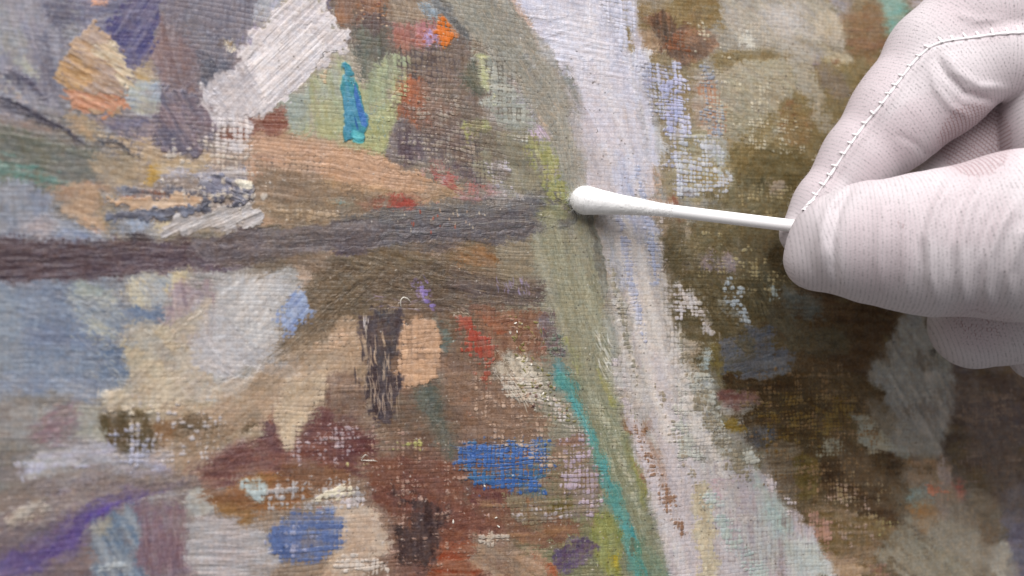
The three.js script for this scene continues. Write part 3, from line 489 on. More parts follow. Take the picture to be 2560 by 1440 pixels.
dab([1460,1060, 1660,1030, 1680,1250, 1510,1260], '#6d786a', { c2: '#5f6c60', dry: 0.42, th: 0.12 });
dab([1440,980,1560,1000,1540,1240,1460,1220], '#a3453c', { dry: 0.6 });
flicks([1250,920,1500,960,1560,1440,1380,1440,1260,1100], 60, 30, 16, 50, 60, ['#c9c0b0', '#8d8448', '#b5aa98', '#7c7440'], { al: 0.85, th: 0.1 });
dab([1570,1240, 1650,1230, 1750,1460, 1600,1460], '#558a8c', { c2: '#5f7f80', ang: 65, str: 0.3, k: 8 });
dab([1680,1080, 1720,1090, 1800,1280, 1770,1400, 1700,1260], '#8d8e58', { soft: 10, ang: 75, str: 0.3 });
dab([1910,1310, 1990,1400, 2000,1460, 1940,1460], '#9a963e', { soft: 8 });
pull([1560,260, 1640,340, 1670,520, 1730,760], [10,34,30,12], '#6c6858', { str: 0.6, th: 0.1 });
pull([1450,330,1500,520,1560,760,1680,1040], [10,30,30,14], '#a39e88', { str: 0.9, al: 0.6 });
pull([1850,180, 1900,380, 1950,640, 1960,760], [30,70,50,30], '#787468', { c2: '#8a8a80', str: 0.5, th: 0.12, rid: 0.12, fill: 0.8 });
dab([1880,160, 1950,170, 1975,400, 2000,660, 1940,530, 1900,350], '#9a836c', { c2: '#8f7c62', ang: 80, str: 0.3, soft: 8 });
flicks([1460,330,1840,200,1960,760,1900,1300,1740,1300], 150, 240, 4, 77, 5, ['#a8a48c', '#6f6c58', '#98937c', '#7f7f6c'], { al: 0.5, th: 0.03 });
dab([1940,150, 2290,150, 2360,330, 2400,420, 2410,650, 2200,690, 2080,790, 2030,700, 1980,550, 1965,300], '#a09c9c', { c2: '#999aa6', ang: 80, str: 0.1, rid: 0.1, fill: 0.6, p: 'lilac grey column' });
dab([2090,150, 2300,180, 2350,320, 2150,280], '#8b90a8', { ang: 75, str: 0.6, soft: 8 });
flicks([1980,500,2200,520,2200,680,2060,760,1980,620], 60, 100, 4, 40, 50, ['#c0bcbc', '#868488', '#9aa0b0'], { al: 0.55, th: 0.04 });
dab([2070,790, 2200,660, 2410,630, 2440,900, 2460,1100, 2520,1460, 2200,1460, 2140,1100, 2130,900], '#aea69c', { c2: '#b5ab9c', ang: 84, str: 0.1, p: 'cream grey column' });
dab([2120,760, 2190,800, 2240,1460, 2180,1460, 2150,1000], '#a59a9e', { soft: 10, ang: 85, str: 0.3 });
dab([2420,640, 2520,700, 2600,1000, 2600,1460, 2450,1460, 2430,900], '#9d968e', { c2: '#7d7264', dry: 0.2 });
dab([2440,760,2560,760,2580,1440,2460,1440], '#b3aaac', { dry: 0.48, th: 0.06 });
dab([2030,820, 2080,780, 2140,900, 2150,1030, 2080,1010, 2060,950], '#aba49c', { ang: 10, str: 0.4, rid: 0.2, fill: 0.9, th: 0.1, p: 'small ribbed pale stroke', bw: 5 });
flicks([2040,830,2130,880,2140,1010,2070,980], 24, 80, 6, 10, 12, ['#d0c9c2', '#807a70'], { al: 0.6 });
dab([1950,730, 2030,715, 2045,850, 1965,930], '#867c70', { k: 6, th: 0.06 });
dab([1960,900, 2030,920, 2105,1050, 2112,1130, 2062,1260, 2000,1250, 1960,1150], '#8f9088', { c2: '#9c9a90', ang: 65, th: 0.08, rid: 0.14, fill: 0.66, k: 9, soft: 9, al: 0.8, p: 'raised grey tongue of paint' });
flicks([1900,1060,1990,1060,2020,1300,1960,1400,1900,1260], 50, 90, 7, 68, 12, ['#c8c6be', '#b0ac9c', '#77745f'], { al: 0.75, th: 0.05 });
dab([1990,1260, 2080,1230, 2150,1340, 2140,1460, 2010,1460], '#bab4b0', { c2: '#b8a8b4', k: 16, th: 0.12, dryE: 0.3 });
dab([2280,60, 2500,60, 2530,180, 2600,220, 2300,180], '#a07e66', { c2: '#957058', ang: 70, dryE: 0.2 });
dab([2340,190, 2700,200, 2700,640, 2420,640, 2400,420], '#6c5f4a', { c2: '#7d6a54' });
dab([2330,200,2420,210,2440,640,2390,640], '#9c9088', { dry: 0.42, ang: 85 });
pull([2480,40,2500,120,2530,220], [10,26,12], '#6f3a2c', { str: 0.3 });
dab([-40,60,160,50,150,110,-40,120], '#6f8482', { soft: 8 });
dab([-60,-40, 480,-40, 520,50, 200,50, -60,70], '#a8886a', { c2: '#b5906e', ang: 4, str: 0.3 });
dab([420,20,860,-20,860,60,620,90], '#9c8064', { c2: '#b0937a', ang: -4, str: 0.5 });
dab([820,20, 1170,-30, 1170,70, 900,100], '#a88f92', { c2: '#9a6a66', dry: 0.25, ang: 3 });
dab([130,60, 300,30, 540,40, 560,90, 720,110, 700,140, 400,130, 160,130], '#95503f', { c2: '#80604e', ang: 2, str: 0.5 });
dab([400,60, 560,40, 600,110, 720,120, 680,150, 400,110], '#a8453a', { ang: 4, str: 0.5, al: 0.85 });
dab([120,130, 300,150, 700,105, 1180,75, 1420,40, 1600,10, 1690,50, 1735,130, 1700,240, 1600,255, 1500,300, 1100,335, 700,355, 400,405, 180,430, -60,410, -60,150], '#6d6762', { c2: '#6d686a', ang: -3, str: 0.1, th: 0.06, rid: 0.1, fill: 0.66, soft: 7, p: 'thick dark slate stroke ending at the cotton tip', bw: 5 });
dab([300,160, 1100,100, 1480,60, 1520,160, 1400,260, 1000,310, 500,340, 250,340], '#6b6664', { c2: '#605b5c', ang: -3, str: 0.6, rid: 0.1, fill: 0.68, soft: 14, bw: 5 });
pull([1350,20, 1560,-10, 1660,40, 1730,100, 1720,170], [20,50,50,40,16], '#5f5a54', { c2: '#6f6b60', th: 0.08, rid: 0.2, fill: 0.68, k: 10, al: 0.8, soft: 6 });
pull([1560,270, 1640,245, 1700,225, 1740,190], [12,44,40,12], '#67625e', { th: 0.1, rid: 0.2, fill: 0.68, k: 8, soft: 5, p: 'curled dark edge of paint below the cotton tip' });
dab([1480,120, 1600,60, 1690,90, 1720,200, 1640,230, 1540,285, 1500,220], '#827f5e', { c2: '#77765c', ang: 10, str: 0.4, rid: 0.2, fill: 0.68, soft: 12, p: 'olive tip of the dark stroke' });
dab([1640,-20, 1740,-30, 1750,150, 1690,100], '#7f8a55', { c2: '#8a8a60', ang: 70, soft: 8 });
flicks([250,150,1100,90,1480,60,1500,260,700,340,250,360], 90, 210, 7, -3, 5, ['#4c4846', '#807a76', '#77706a', '#8a8680', '#55504c'], { al: 0.55, th: 0.05 });
flicks([380,160,1120,120,1120,300,380,320], 26, 30, 12, 88, 12, ['#b09078', '#a04a3a', '#b5a48c'], { al: 0.75 });
dab([-40,330, 160,340, 195,420, 100,470, -40,480], '#574a5a', { soft: 12 });
dab([555,660, 610,680, 660,740, 690,850, 640,855, 600,760], '#8672aa', { ang: 62, str: 0.6, p: 'small violet streak', late: 1, k: 6 });
flicks([1150,640,1480,640,1480,760,1160,760], 22, 60, 12, 75, 10, ['#8a7c94', '#8f80a4'], { al: 0.6 });
flicks([200,780,620,760,600,880,220,880], 20, 90, 6, 0, 30, ['#9a86a0', '#a39aa0'], { al: 0.6 });
flicks([820,860,960,850,960,950,840,940], 14, 50, 7, 20, 20, ['#c0b49c', '#b59a8a'], { al: 0.75, th: 0.05 });

// ---- middle right
sheet(1700, 478);
dab([-60,220, 800,280, 800,560, 880,700, 600,780, 300,720, -60,640], '#625740', { c2: '#564b34', ang: 88, rid: 0.05 });
dab([140,-40, 760,-40, 720,190, 400,140, 150,60], '#6d6248', { c2: '#5f563c', ang: 88 });
dab([-40,-40,140,-40,160,60,-40,80], '#7d7468', { c2: '#8a8a98', dry: 0.2 });
dab([660,380, 800,420, 800,720, 700,640, 620,500], '#433825', { soft: 20 });
dab([30,500, 390,480, 380,650, 200,660, 60,620], '#81747c', { ang: 80, str: 1, al: 0.8 });
dab([0,280,120,280,140,640,0,660], '#8d7f6c', { dry: 0.2, ang: 88, str: 0.3 });
dab([0,600,560,640,880,700,800,760,1640,860,1560,1050,1480,1200,1440,1460,-40,1460], '#5c5036', { c2: '#54482f', soft: 14 });
dab([800,740, 1640,850, 1560,1060, 1490,1200, 1450,1460, 420,1460, 800,1340, 840,1200, 700,1100, 600,1000], '#4b3927', { c2: '#423220', ang: 2, soft: 20 });
dab([740,740, 1000,790, 1060,940, 900,960, 780,870], '#56564f', { soft: 14 });
dab([-40,640, 180,760, 300,1000, 290,1120, 180,1060, 60,900, -40,860], '#b3aaa6', { dry: 0.34, th: 0.06, ang: 80 });
dab([20,700, 170,720, 200,860, 80,880], '#b8b0ac', { dry: 0.42 });
dab([280,640, 430,630, 490,850, 570,950, 560,1160, 470,1090, 380,1050, 290,950], '#9aa1a6', { dry: 0.4, ang: 80, str: 0.3, th: 0.07 });
dab([640,710, 790,730, 770,840, 690,830], '#8e9692', { dry: 0.3, k: 14 });
dab([680,430,760,430,760,570,690,570], '#7d7066', { dry: 0.5 });
flicks([500,690,660,700,640,900,540,880], 40, 130, 5, 65, 8, ['#3f3624', '#7a6d50'], { al: 0.6 });
dab([300,1080, 640,1000, 710,1150, 830,1220, 800,1340, 640,1395, 360,1365, 290,1220], '#57585e', { c2: '#5d5d60', ang: -14, str: 0.1, rid: 0.12, fill: 0.7, p: 'slate rectangular dab', late: 1, bw: 5 });
flicks([320,1090,640,1030,780,1240,640,1380,360,1350], 60, 150, 4, -14, 14, ['#74767c', '#44454a', '#6d6c6c'], { al: 0.5, th: 0.03 });
dab([140,1150, 240,1140, 245,1400, 150,1460, 90,1460], '#98a6a6', { dry: 0.25, c2: '#a3a096' });
dab([225,1150, 290,1150, 360,1400, 290,1460, 240,1450, 250,1300], '#75683c', { ang: 80, str: 0.3 });
dab([-40,1080, 150,1130, 150,1460, -40,1460], '#a39c90', { dry: 0.2, c2: '#9c8a74' });
dab([1640,840, 1800,830, 1840,1000, 1860,1080, 1990,1250, 2060,1460, 1430,1460, 1470,1180, 1560,1060, 1600,950], '#7b7872', { c2: '#706c62', ang: 60, p: 'grey patch in the hand\'s shade', soft: 8, dryE: 0.1 });
dab([2040,1290, 2700,1150, 2700,1460, 2050,1460], '#4b403d', { c2: '#53443a' });
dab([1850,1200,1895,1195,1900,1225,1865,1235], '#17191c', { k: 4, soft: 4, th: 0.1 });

// ---- lower left
sheet(0, 956);
dab([-200,-40, 720,-40, 740,130, 640,170, 420,100, -200,220], '#7d869a', { c2: '#888c98', ang: 20, str: 0.2 });
dab([-200,160, 420,110, 560,200, 300,460, 200,700, 400,860, -200,1020], '#7f7674', { c2: '#76706a', ang: 0, soft: 20 });
dab([-200,170,380,120,440,220,200,420,-200,380], '#8f8c8a', { soft: 25, c2: '#857c78' });
dab([220,330, 450,170, 590,150, 570,330, 430,460, 240,440], '#8d7279', { c2: '#7f7070', soft: 20, ang: -25 });
dab([560,200, 790,180, 810,440, 600,460], '#a3a194', { c2: '#96928a', soft: 14 });
dab([740,120, 860,20, 1100,-40, 1400,-40, 1430,140, 1170,230, 960,210, 800,200], '#baac95', { c2: '#c4b6a4', ang: -30, str: 0.15, rid: 0.12, th: 0.1, k: 12 });
dab([1380,-40, 1860,-40, 1810,80, 1640,170, 1400,120], '#a3a09c', { ang: -20, str: 0.4 });
pull([1300,-30, 1380,60, 1500,100, 1640,60, 1740,-20], [14,40,50,40,14], '#bbb4b0', { str: 0.7, th: 0.06, rid: 0.12, fill: 0.65, al: 0.7, soft: 6 });
pull([1340,30,1400,110,1400,180], [10,26,10], '#d0c6b8', { th: 0.1 });
dab([750,200, 1160,220, 1150,570, 900,660, 770,420], '#5e5239', { c2: '#574732', ang: 88, soft: 14 });
dab([780,160,1180,190,1170,270,800,260], '#cbbca6', { dry: 0.42, th: 0.12, k: 6 });
dab([945,285, 1045,285, 1035,335, 990,345, 960,335], '#d8c8b2', { k: 6, th: 0.2 });
dab([790,300, 1150,320, 1160,660, 850,660], '#9c9cb0', { dry: 0.6, ang: 88, th: 0.06 });
dab([1160,190, 1420,150, 1500,210, 1700,110, 1860,170, 2000,90, 2100,-40, 2250,-40, 2110,200, 2070,310, 1960,310, 1700,390, 1280,340], '#ab8f78', { c2: '#997f66', ang: -42, str: 0.15 });
dab([1820,-40,2100,-40,2060,240,1900,260,1860,120], '#a88c72', { c2: '#b5947c', ang: -40, rid: 0.05 });
dab([1280,350, 1640,320, 1720,430, 1500,500, 1290,470], '#63533f', { c2: '#705a44', ang: 8, soft: 14 });
dab([1150,300, 1310,290, 1310,430, 1170,520], '#7d5c3f', { soft: 14 });
dab([1320,420,1500,420,1560,560,1400,640,1300,560], '#75624e', { ang: -40, str: 0.4, soft: 12 });
dab([1150,480, 1380,520, 1640,420, 1810,440, 1700,490, 1560,670, 1480,730, 1260,700, 1170,620], '#b3917a', { c2: '#8f7866', ang: -42, str: 0.1, k: 14, p: 'small peach patch' });
dab([350,480, 780,460, 900,600, 1200,590, 1260,700, 900,700, 600,770, 240,760, 150,620], '#a5a2a2', { c2: '#a6a2bc', soft: 14, dryE: 0.2, p: 'pale grey patch' });
dab([860,600,1250,560,1260,710,900,700], '#a29fbc', { dry: 0.2, soft: 12 });
flicks([100,590,330,600,300,760,160,720], 20, 40, 24, 30, 60, ['#b5b3c4', '#aaa8b8'], { al: 0.8 });
pull([560,570, 740,585, 940,605], [8,18,8], '#69655e', { soft: 6 });
dab([-200,860, 300,860, 800,750, 1200,700, 1520,720, 1320,840, 900,870, 600,950, 460,1060, -200,1180], '#80706e', { c2: '#8a7c78', ang: -18, str: 0.2 });
dab([-200,1130, 350,1040, 420,1150, 160,1310, -200,1350], '#6d6064', { soft: 20 });
dab([100,1360, 700,1200, 760,1460, 100,1460], '#776668', { c2: '#80706e', soft: 20 });
pull([-60,1410, 200,1340, 440,1200, 620,1030, 800,930, 950,860, 1080,820, 1260,770, 1390,760], [190,210,230,150,90,60,44,30,10], '#5f4f88', { c2: '#6f6080', str: 0.4, p: 'long violet streak', k: 12, soft: 22, al: 0.85 });
dab([250,1290, 450,1130, 640,1000, 650,1120, 560,1250, 350,1300], '#5b4880', { soft: 12 });
pull([640,1040, 760,940, 900,880], [10,40,16], '#54409a', { soft: 8 });
dab([20,1010, 150,930, 300,830, 340,900, 345,1000, 180,1040, 70,1095], '#b6a998', { c2: '#a2968c', ang: -35, str: 0.2, th: 0.14, p: 'cream daub', k: 12 });
dab([-80,930,20,900,60,870,40,920,-20,990], '#a5a09c', { k: 8 });
dab([680,1100, 820,1000, 1010,930, 1050,1080, 1070,1460, 740,1460, 690,1280], '#65778e', { c2: '#7f8690', ang: 60, str: 0.2, p: 'slate blue patch', dryE: 0.2 });
dab([640,1060,820,980,860,1040,700,1180], '#80786c', { soft: 12, c2: '#96928a' });
dab([700,1330,900,1280,1000,1400,700,1460], '#969ba0', { dry: 0.35, soft: 10 });
dab([1020,900, 1200,850, 1340,920, 1390,1080, 1440,1460, 1070,1460, 1020,1150], '#80656e', { c2: '#75606c', ang: 84, str: 0.12, rid: 0.12, fill: 0.6, p: 'mauve vertical stroke', bw: 5 });
flicks([1040,1000,1360,1000,1420,1440,1090,1440], 60, 220, 5, 84, 4, ['#a88f92', '#665058', '#968088'], { al: 0.5 });
dab([1080,820,1420,800,1400,900,1100,920], '#7d6c6a', { c2: '#948e90', dry: 0.2, soft: 10 });
dab([1620,500, 1960,430, 1980,270, 2060,270, 2080,430, 2130,520, 2200,430, 2300,280, 2420,190, 2700,160, 2700,700, 2300,740, 2000,690, 1900,670, 1620,770, 1490,710, 1610,600], '#6d4846', { c2: '#7c4f44', ang: 4, rid: 0.06, p: 'maroon patch' });
dab([1480,640,2000,600,2000,760,1560,800], '#734c48', { c2: '#876458', soft: 12 });
dab([2140,330, 2700,260, 2700,620, 2180,650], '#a48f92', { dry: 0.66, th: 0.05 });
dab([1660,430,1860,420,1780,520,1640,540], '#bba49a', { str: 0.9, ang: -30, al: 0.8 });
dab([1590,860, 1720,780, 1830,750, 1950,660, 2150,700, 2320,760, 2260,900, 2000,970, 1940,970, 1840,1090, 1780,1020, 1610,970], '#8f6a42', { c2: '#955f38', ang: 0, dryE: 0.25, p: 'rusty ochre patch' });
dab([2050,600,2560,640,2560,780,2100,800], '#80583c', { c2: '#7a5a48', dry: 0.1 });
dab([1980,720, 2700,700, 2700,980, 1990,980], '#a39c9c', { dry: 0.52, th: 0.05, k: 20 });
dab([2200,860,2560,880,2560,960,2200,960], '#9c5c40', { dry: 0.4, al: 0.7 });
dab([1380,860, 1500,790, 1590,860, 1570,970, 1420,1020], '#a6a39c', { c2: '#9a9590', dryE: 0.2 });
dab([1380,1030, 1700,1020, 1990,1080, 2080,1160, 2000,1460, 1440,1460], '#a39e9f', { c2: '#a99e9e', ang: 3, str: 0.1, rid: 0.12, p: 'pale lilac grey stroke' });
flicks([1430,1080,1960,1100,1980,1440,1450,1440], 90, 170, 5, 3, 6, ['#b8b2b2', '#8c8688', '#aeb0b6'], { al: 0.45, th: 0.03 });
dab([2000,1030,2200,980,2300,960,2250,1100,2000,1120], '#9a9a98', { dry: 0.2, c2: '#a08c80' });
dab([2470,940,2600,850,2700,900,2700,1460,2380,1460,2480,1270], '#b8987f', { c2: '#bda286', ang: -25, rid: 0.06 });
dab([2080,1010, 2250,940, 2480,930, 2500,985, 2572,1000, 2580,1080, 2560,1220, 2490,1260, 2390,1330, 2150,1350, 2000,1270, 1990,1120], '#62729e', { c2: '#56699a', ang: 3, p: 'blue rounded dab', late: 1, k: 4, th: 0.08 });
dab([1980,1050, 2320,1040, 2420,1160, 2300,1300, 2000,1380], '#8f90a8', { c2: '#8488a8', dry: 0.66, soft: 20, th: 0.05, k: 18 });
dab([2030,180, 2190,-60, 2420,-60, 2410,130, 2290,290, 2200,440, 2130,528, 2080,440, 2050,320], '#c0aa8e', { c2: '#b59c84', ang: 4, th: 0.12, rid: 0.05, p: 'cream wedge', late: 1, k: 7 });
dab([2080,280,2260,270,2200,430,2130,520,2090,420], '#c4b28c', { soft: 14 });
dab([2410,-40,2600,-40,2600,200,2440,160,2400,80], '#7a6054', { c2: '#8f7768', dryE: 0.2, ang: 88 });
dab([1940,250,2080,260,2070,420,1990,440], '#6d4f50', { ang: 88, str: 0.7 });
dab([1780,770, 1860,700, 1960,750, 1970,880, 1925,895, 1850,820], '#a8b4b4', { k: 7, th: 0.1, p: 'small pale blue fleck of paint', late: 1 });
dab([2360,855, 2450,800, 2600,760, 2600,820, 2440,880], '#d3c8b0', { ang: -22, str: 0.6, th: 0.2, k: 6, p: 'cream ridge of paint', late: 1 });

// ---- lower middle
sheet(850, 956);
dab([-40,-40, 180,-40, 200,120, 250,300, 200,440, -40,360], '#7d6658', { c2: '#8a7060', ang: 0, soft: 12 });
dab([840,-40, 1300,-40, 1500,200, 1570,430, 900,430, 850,250], '#8b6d58', { c2: '#7e6352', ang: 2, p: 'brown patch' });
dab([180,-40, 470,-40, 420,100, 410,280, 330,320, 240,230, 200,120], '#4e4244', { ang: 86, str: 0.4, p: 'dark vertical stroke', late: 1 });
flicks([180,-20,480,-20,440,200,240,200], 36, 150, 8, 86, 5, ['#b59c86', '#a08a78', '#3f3639'], { al: 0.75, th: 0.05 });
dab([400,80,860,60,880,420,420,440,300,320], '#755c4c', { c2: '#6c5c4e', ang: 2 });
pull([630,20, 680,200, 740,350, 800,480, 860,620, 930,800, 1020,960], [120,140,120,110,90,90,80], '#5c625a', { c2: '#66645a', soft: 18, dryE: 0.1, k: 10, p: 'dark green curved line' });
dab([560,40,720,0,740,140,600,180], '#565c54', { soft: 20, al: 0.8 });
dab([890,60, 980,70, 1000,220, 940,210], '#9c5b3c', { dry: 0.25, soft: 10 });
dab([1170,-40, 1480,-40, 1580,200, 1810,330, 1800,400, 1600,300, 1400,170, 1270,140], '#b0a496', { ang: 62, str: 0.9, dry: 0.3, th: 0.08, bw: 5 });
flicks([1180,-10,1320,-10,1440,160,1400,170,1240,80], 24, 160, 11, 62, 5, ['#c4b9a8', '#b8ad9c'], { al: 0.8, th: 0.08 });
flicks([1320,0,1560,0,1760,300,1560,260,1420,200], 60, 24, 18, 30, 60, ['#7c7440', '#c4bcae', '#8a8050', '#6a4a44'], { al: 0.8, th: 0.12 });
dab([1480,20,1700,100,1800,330,1560,260], '#c2b8b2', { dry: 0.6, th: 0.06 });
dab([-40,320, 220,370, 290,600, 100,560, -40,520], '#6d4240', { c2: '#5f4240', soft: 16 });
dab([180,540, 900,590, 980,820, 1010,1010, 700,1110, 350,1010, 280,800], '#7b5140', { c2: '#6d4439', ang: 3, rid: 0.05, p: 'russet patch' });
dab([350,420, 640,410, 610,550, 370,560], '#a9a55e', { dry: 0.55, th: 0.06 });
dab([-40,570, 210,590, 225,670, -40,650], '#a59a62', { dry: 0.55 });
dab([560,560,740,560,720,680,600,660], '#c0a080', { dry: 0.68 });
dab([370,830, 770,890, 750,1150, 660,1360, 480,1340, 430,1200, 550,1000], '#4c3a38', { ang: 86, str: 0.5, soft: 18, p: 'dark brown smear', late: 1 });
dab([440,1100,720,1080,700,1320,620,1400,540,1320,480,1400], '#463836', { ang: 82, str: 0.9 });
dab([950,760,1340,800,1340,1000,1050,1000], '#6f4440', { c2: '#7a5446', soft: 14 });
dab([1040,860, 1500,890, 1720,1000, 1780,1140, 1600,1210, 1250,1160, 1080,1040], '#7d5a48', { c2: '#8d6442', ang: 3 });
dab([1100,820,1900,560,1960,820,1900,1010,1400,1100], '#8a7a70', { dry: 0.35, c2: '#7d6c54' });
dab([1570,400, 1850,400, 1930,620, 1970,800, 1910,1010, 1880,1100, 1750,900, 1590,800, 1600,620], '#866656', { c2: '#7d6a54' });
dab([1570,400, 1850,390, 1930,620, 1970,800, 1910,1010, 1880,1100, 1750,900, 1590,800, 1600,620], '#a896a4', { dry: 0.5, th: 0.06 });
dab([1510,920, 1660,830, 1720,900, 1560,990], '#665427', { soft: 12 });
dab([1200,880,1900,900,1880,1080,1300,1060], '#b0a4a8', { dry: 0.72 });
dab([880,510, 925,448, 1100,428, 1400,415, 1500,440, 1562,440, 1566,640, 1535,700, 1590,800, 1560,895, 1440,885, 1300,830, 1000,825, 920,760, 868,660], '#3d62a2', { c2: '#3c6690', ang: 2, dry: 0.42, dryE: 0.3, th: 0.1, rid: 0.1, k: 8, p: 'bright blue dab', late: 1, bw: 4, fill: 0.5 });
dab([900,470, 1480,440, 1565,450, 1560,630, 1300,640, 890,620], '#3f64a6', { ang: 2, str: 0.5, dry: 0.3, dryE: 0.3, th: 0.08, rid: 0.16, fill: 0.5, bw: 4 });
flicks([890,470,1560,450,1560,620,900,620], 80, 150, 5, 2, 5, ['#5f82b8', '#2c4a80', '#7d98c0', '#3558a0'], { al: 0.6, th: 0.04 });
dab([1260,640,1520,640,1520,860,1300,800], '#3c6488', { ang: -20, str: 0.4, soft: 10, al: 0.85 });
dab([880,560,1560,480,1560,780,900,790], '#8a6250', { pit: 0.26, k: 12 });
dab([910,450,1010,445,1000,500,930,490], '#a08c94', { k: 6, al: 0.8 });
dab([700,1090,1040,1060,1050,1180,720,1230], '#75483a', { c2: '#8d5c44', soft: 10 });
dab([720,1230, 1030,1170, 1060,1460, 680,1460], '#96492f', { c2: '#8a5a44', ang: 2, soft: 8, p: 'orange red patch' });
dab([1000,1170, 1100,1100, 1270,1130, 1300,1220, 1520,1250, 1610,1460, 1060,1460], '#957f6c', { c2: '#a3836a', ang: 28, str: 0.1, p: 'tan grey patch' });
dab([1000,1170,1110,1100,1280,1130,1290,1210,1040,1230], '#b0a090', { dry: 0.42, th: 0.08 });
dab([1490,1280, 1660,1460, 1540,1460], '#9f5436', { soft: 10, ang: 70, str: 0.4 });
dab([-60,900, 60,910, 280,930, 335,1070, 375,1180, 365,1280, 250,1310, 120,1460, -60,1460], '#bda996', { c2: '#b39a86', ang: 3, rid: 0.05, p: 'cream patch', dryE: 0.3, k: 6 });
dab([-60,1280,380,1300,390,1460,-60,1460], '#c4b6aa', { dry: 0.42, th: 0.1 });
dab([-60,800,160,830,250,930,60,940,-60,920], '#bdb0b0', { dry: 0.3, ang: 88 });
dab([1590,1270, 1680,1170, 1800,1145, 1910,1200, 1850,1310, 1690,1420, 1600,1370], '#5f4e68', { c2: '#6c5a6a', ang: -25, dryE: 0.25, p: 'dull purple dab', late: 1 });
dab([1630,-40, 1980,-40, 2060,100, 2130,400, 2240,700, 2300,950, 2390,1150, 2460,1460, 2080,1460, 2000,1240, 1920,1000, 1930,800, 1860,520, 1800,330, 1710,130], '#84846c', { c2: '#7e8168', ang: 70, str: 0.1, rid: 0.08, th: 0.1, p: 'long olive grey band' });
dab([1890,1010, 2020,1000, 2090,1150, 2090,1460, 1950,1420, 1880,1190], '#8d8c46', { c2: '#85874e', ang: 80, p: 'moss green patch', dryE: 0.2, soft: 8 });
dab([1990,1270, 2055,1255, 2075,1340, 2010,1370], '#a8942a', { soft: 6 });
pull([2110,420, 2150,560, 2210,700, 2240,860, 2250,960], [20,60,80,60,20], '#92904c', { c2: '#84824c', str: 0.3, soft: 6 });
pull([1950,-30, 1990,60, 2030,160], [30,50,20], '#938e48', { soft: 8 });
pull([2080,180, 2170,260, 2160,360, 2100,420], [16,40,40,16], '#9a9a70', { str: 0.7, th: 0.1, rid: 0.1 });
pull([1640,-40, 1710,100, 1780,240, 1850,410, 1900,520, 1960,680, 2020,810, 2080,960, 2120,1080, 2150,1160, 2200,1260, 2320,1460], [110,100,90,80,80,100,110,90,90,110,160,230], '#4a9496', { c2: '#548c84', str: 0.35, th: 0.06, rid: 0.08, k: 9, p: 'teal streak along the olive band', fill: 0.5, soft: 9, dryE: 0.4 });
dab([2150,1150, 2360,1240, 2460,1460, 2210,1460], '#588a7a', { c2: '#6a8a70', soft: 14, k: 12 });
dab([2110,1160,2180,1160,2180,1250,2130,1260], '#6a5a3c', { soft: 6, k: 10 });
flicks([1680,0,1960,0,2200,800,2320,1150,2200,1150,1900,500], 140, 200, 4, 70, 7, ['#a3a288', '#6c6d54', '#b0b09c', '#75785c'], { al: 0.45, th: 0.03 });
dab([2040,-40, 2700,-40, 2700,1460, 2450,1460, 2390,1150, 2300,920, 2240,700, 2160,500, 2210,300, 2080,120], '#b0a8a6', { c2: '#a8a29c', ang: 80, rid: 0.07, p: 'lilac white column' });
dab([2040,0, 2200,-20, 2260,200, 2180,260, 2080,140], '#bdb2b8', { c2: '#a5937c', dry: 0.2, k: 16, th: 0.1 });
dab([2140,270, 2310,290, 2290,420, 2170,410], '#866248', { dryE: 0.3, k: 16 });
dab([2200,450, 2390,540, 2500,760, 2400,820, 2280,650], '#8f6a52', { dry: 0.2, dryE: 0.2, k: 16, ang: 60, str: 0.5 });
dab([2160,470,2320,560,2400,800,2300,760], '#b8aeb4', { dry: 0.4, str: 0.3, ang: 60 });
dab([2460,80, 2700,60, 2700,640, 2520,560], '#98a096', { c2: '#a8a090', dry: 0.25, soft: 14 });
dab([2480,620,2700,600,2700,760,2560,800], '#a5a2b0', { soft: 16 });
dab([2400,850,2560,780,2660,1000,2500,1100,2420,1000], '#b59a8c', { soft: 20, al: 0.7, c2: '#aea4ac' });
dab([1040,930,1500,960,1480,1060,1040,1060], '#b09088', { dry: 0.75 });

// ---- lower right
sheet(1700, 956);
dab([260,-60, 1460,-60, 1510,60, 1500,260, 1250,210, 1240,500, 900,430, 700,490, 480,450, 470,330, 330,240, 560,150], '#47371f', { c2: '#3e2e1b', ang: 2 });
dab([1040,560, 1580,480, 1650,570, 1570,850, 1650,950, 1600,1100, 1500,1160, 1380,1010, 1060,820], '#40301f', { c2: '#4a3826' });
dab([-60,-60, 280,-60, 310,180, 350,240, 350,380, 490,450, 650,520, 570,650, 200,620, -60,580], '#6f664f', { c2: '#7f7a6c' });
dab([-60,-60, 290,-60, 310,180, 350,240, 350,390, 490,450, 650,520, 600,650, 200,620, -60,580], '#a8a79c', { dry: 0.4, th: 0.1, k: 14 });
dab([-60,200,240,240,200,460,-60,480], '#8f928c', { c2: '#98949c', dry: 0.15, soft: 20 });
dab([-60,-60,260,-60,280,60,120,100,-60,90], '#9aa0a0', { dry: 0.25, c2: '#a39a90' });
dab([290,70, 540,60, 570,150, 440,200, 330,170], '#6e4a44', { c2: '#7d6058', dryE: 0.2 });
dab([335,265, 430,265, 495,350, 370,365], '#7d6526', { dryE: 0.25, k: 12 });
dab([480,350, 690,325, 670,460, 520,475], '#4f4e50', { ang: 60, soft: 6 });
dab([650,480, 880,430, 870,600, 860,810, 700,720], '#5e4f3f', { c2: '#665844', soft: 6, p: 'taupe dab', late: 1 });
dab([845,560, 1000,540, 1070,730, 1010,840, 930,895, 855,800], '#554720', { c2: '#5c4c2a', p: 'dark olive dab', late: 1, soft: 4 });
dab([890,370, 1250,410, 1250,610, 1000,570], '#75705f', { dry: 0.55, k: 18 });
dab([860,10,1400,20,1400,380,800,380,700,250], '#6a5430', { dry: 0.72, al: 0.8 });
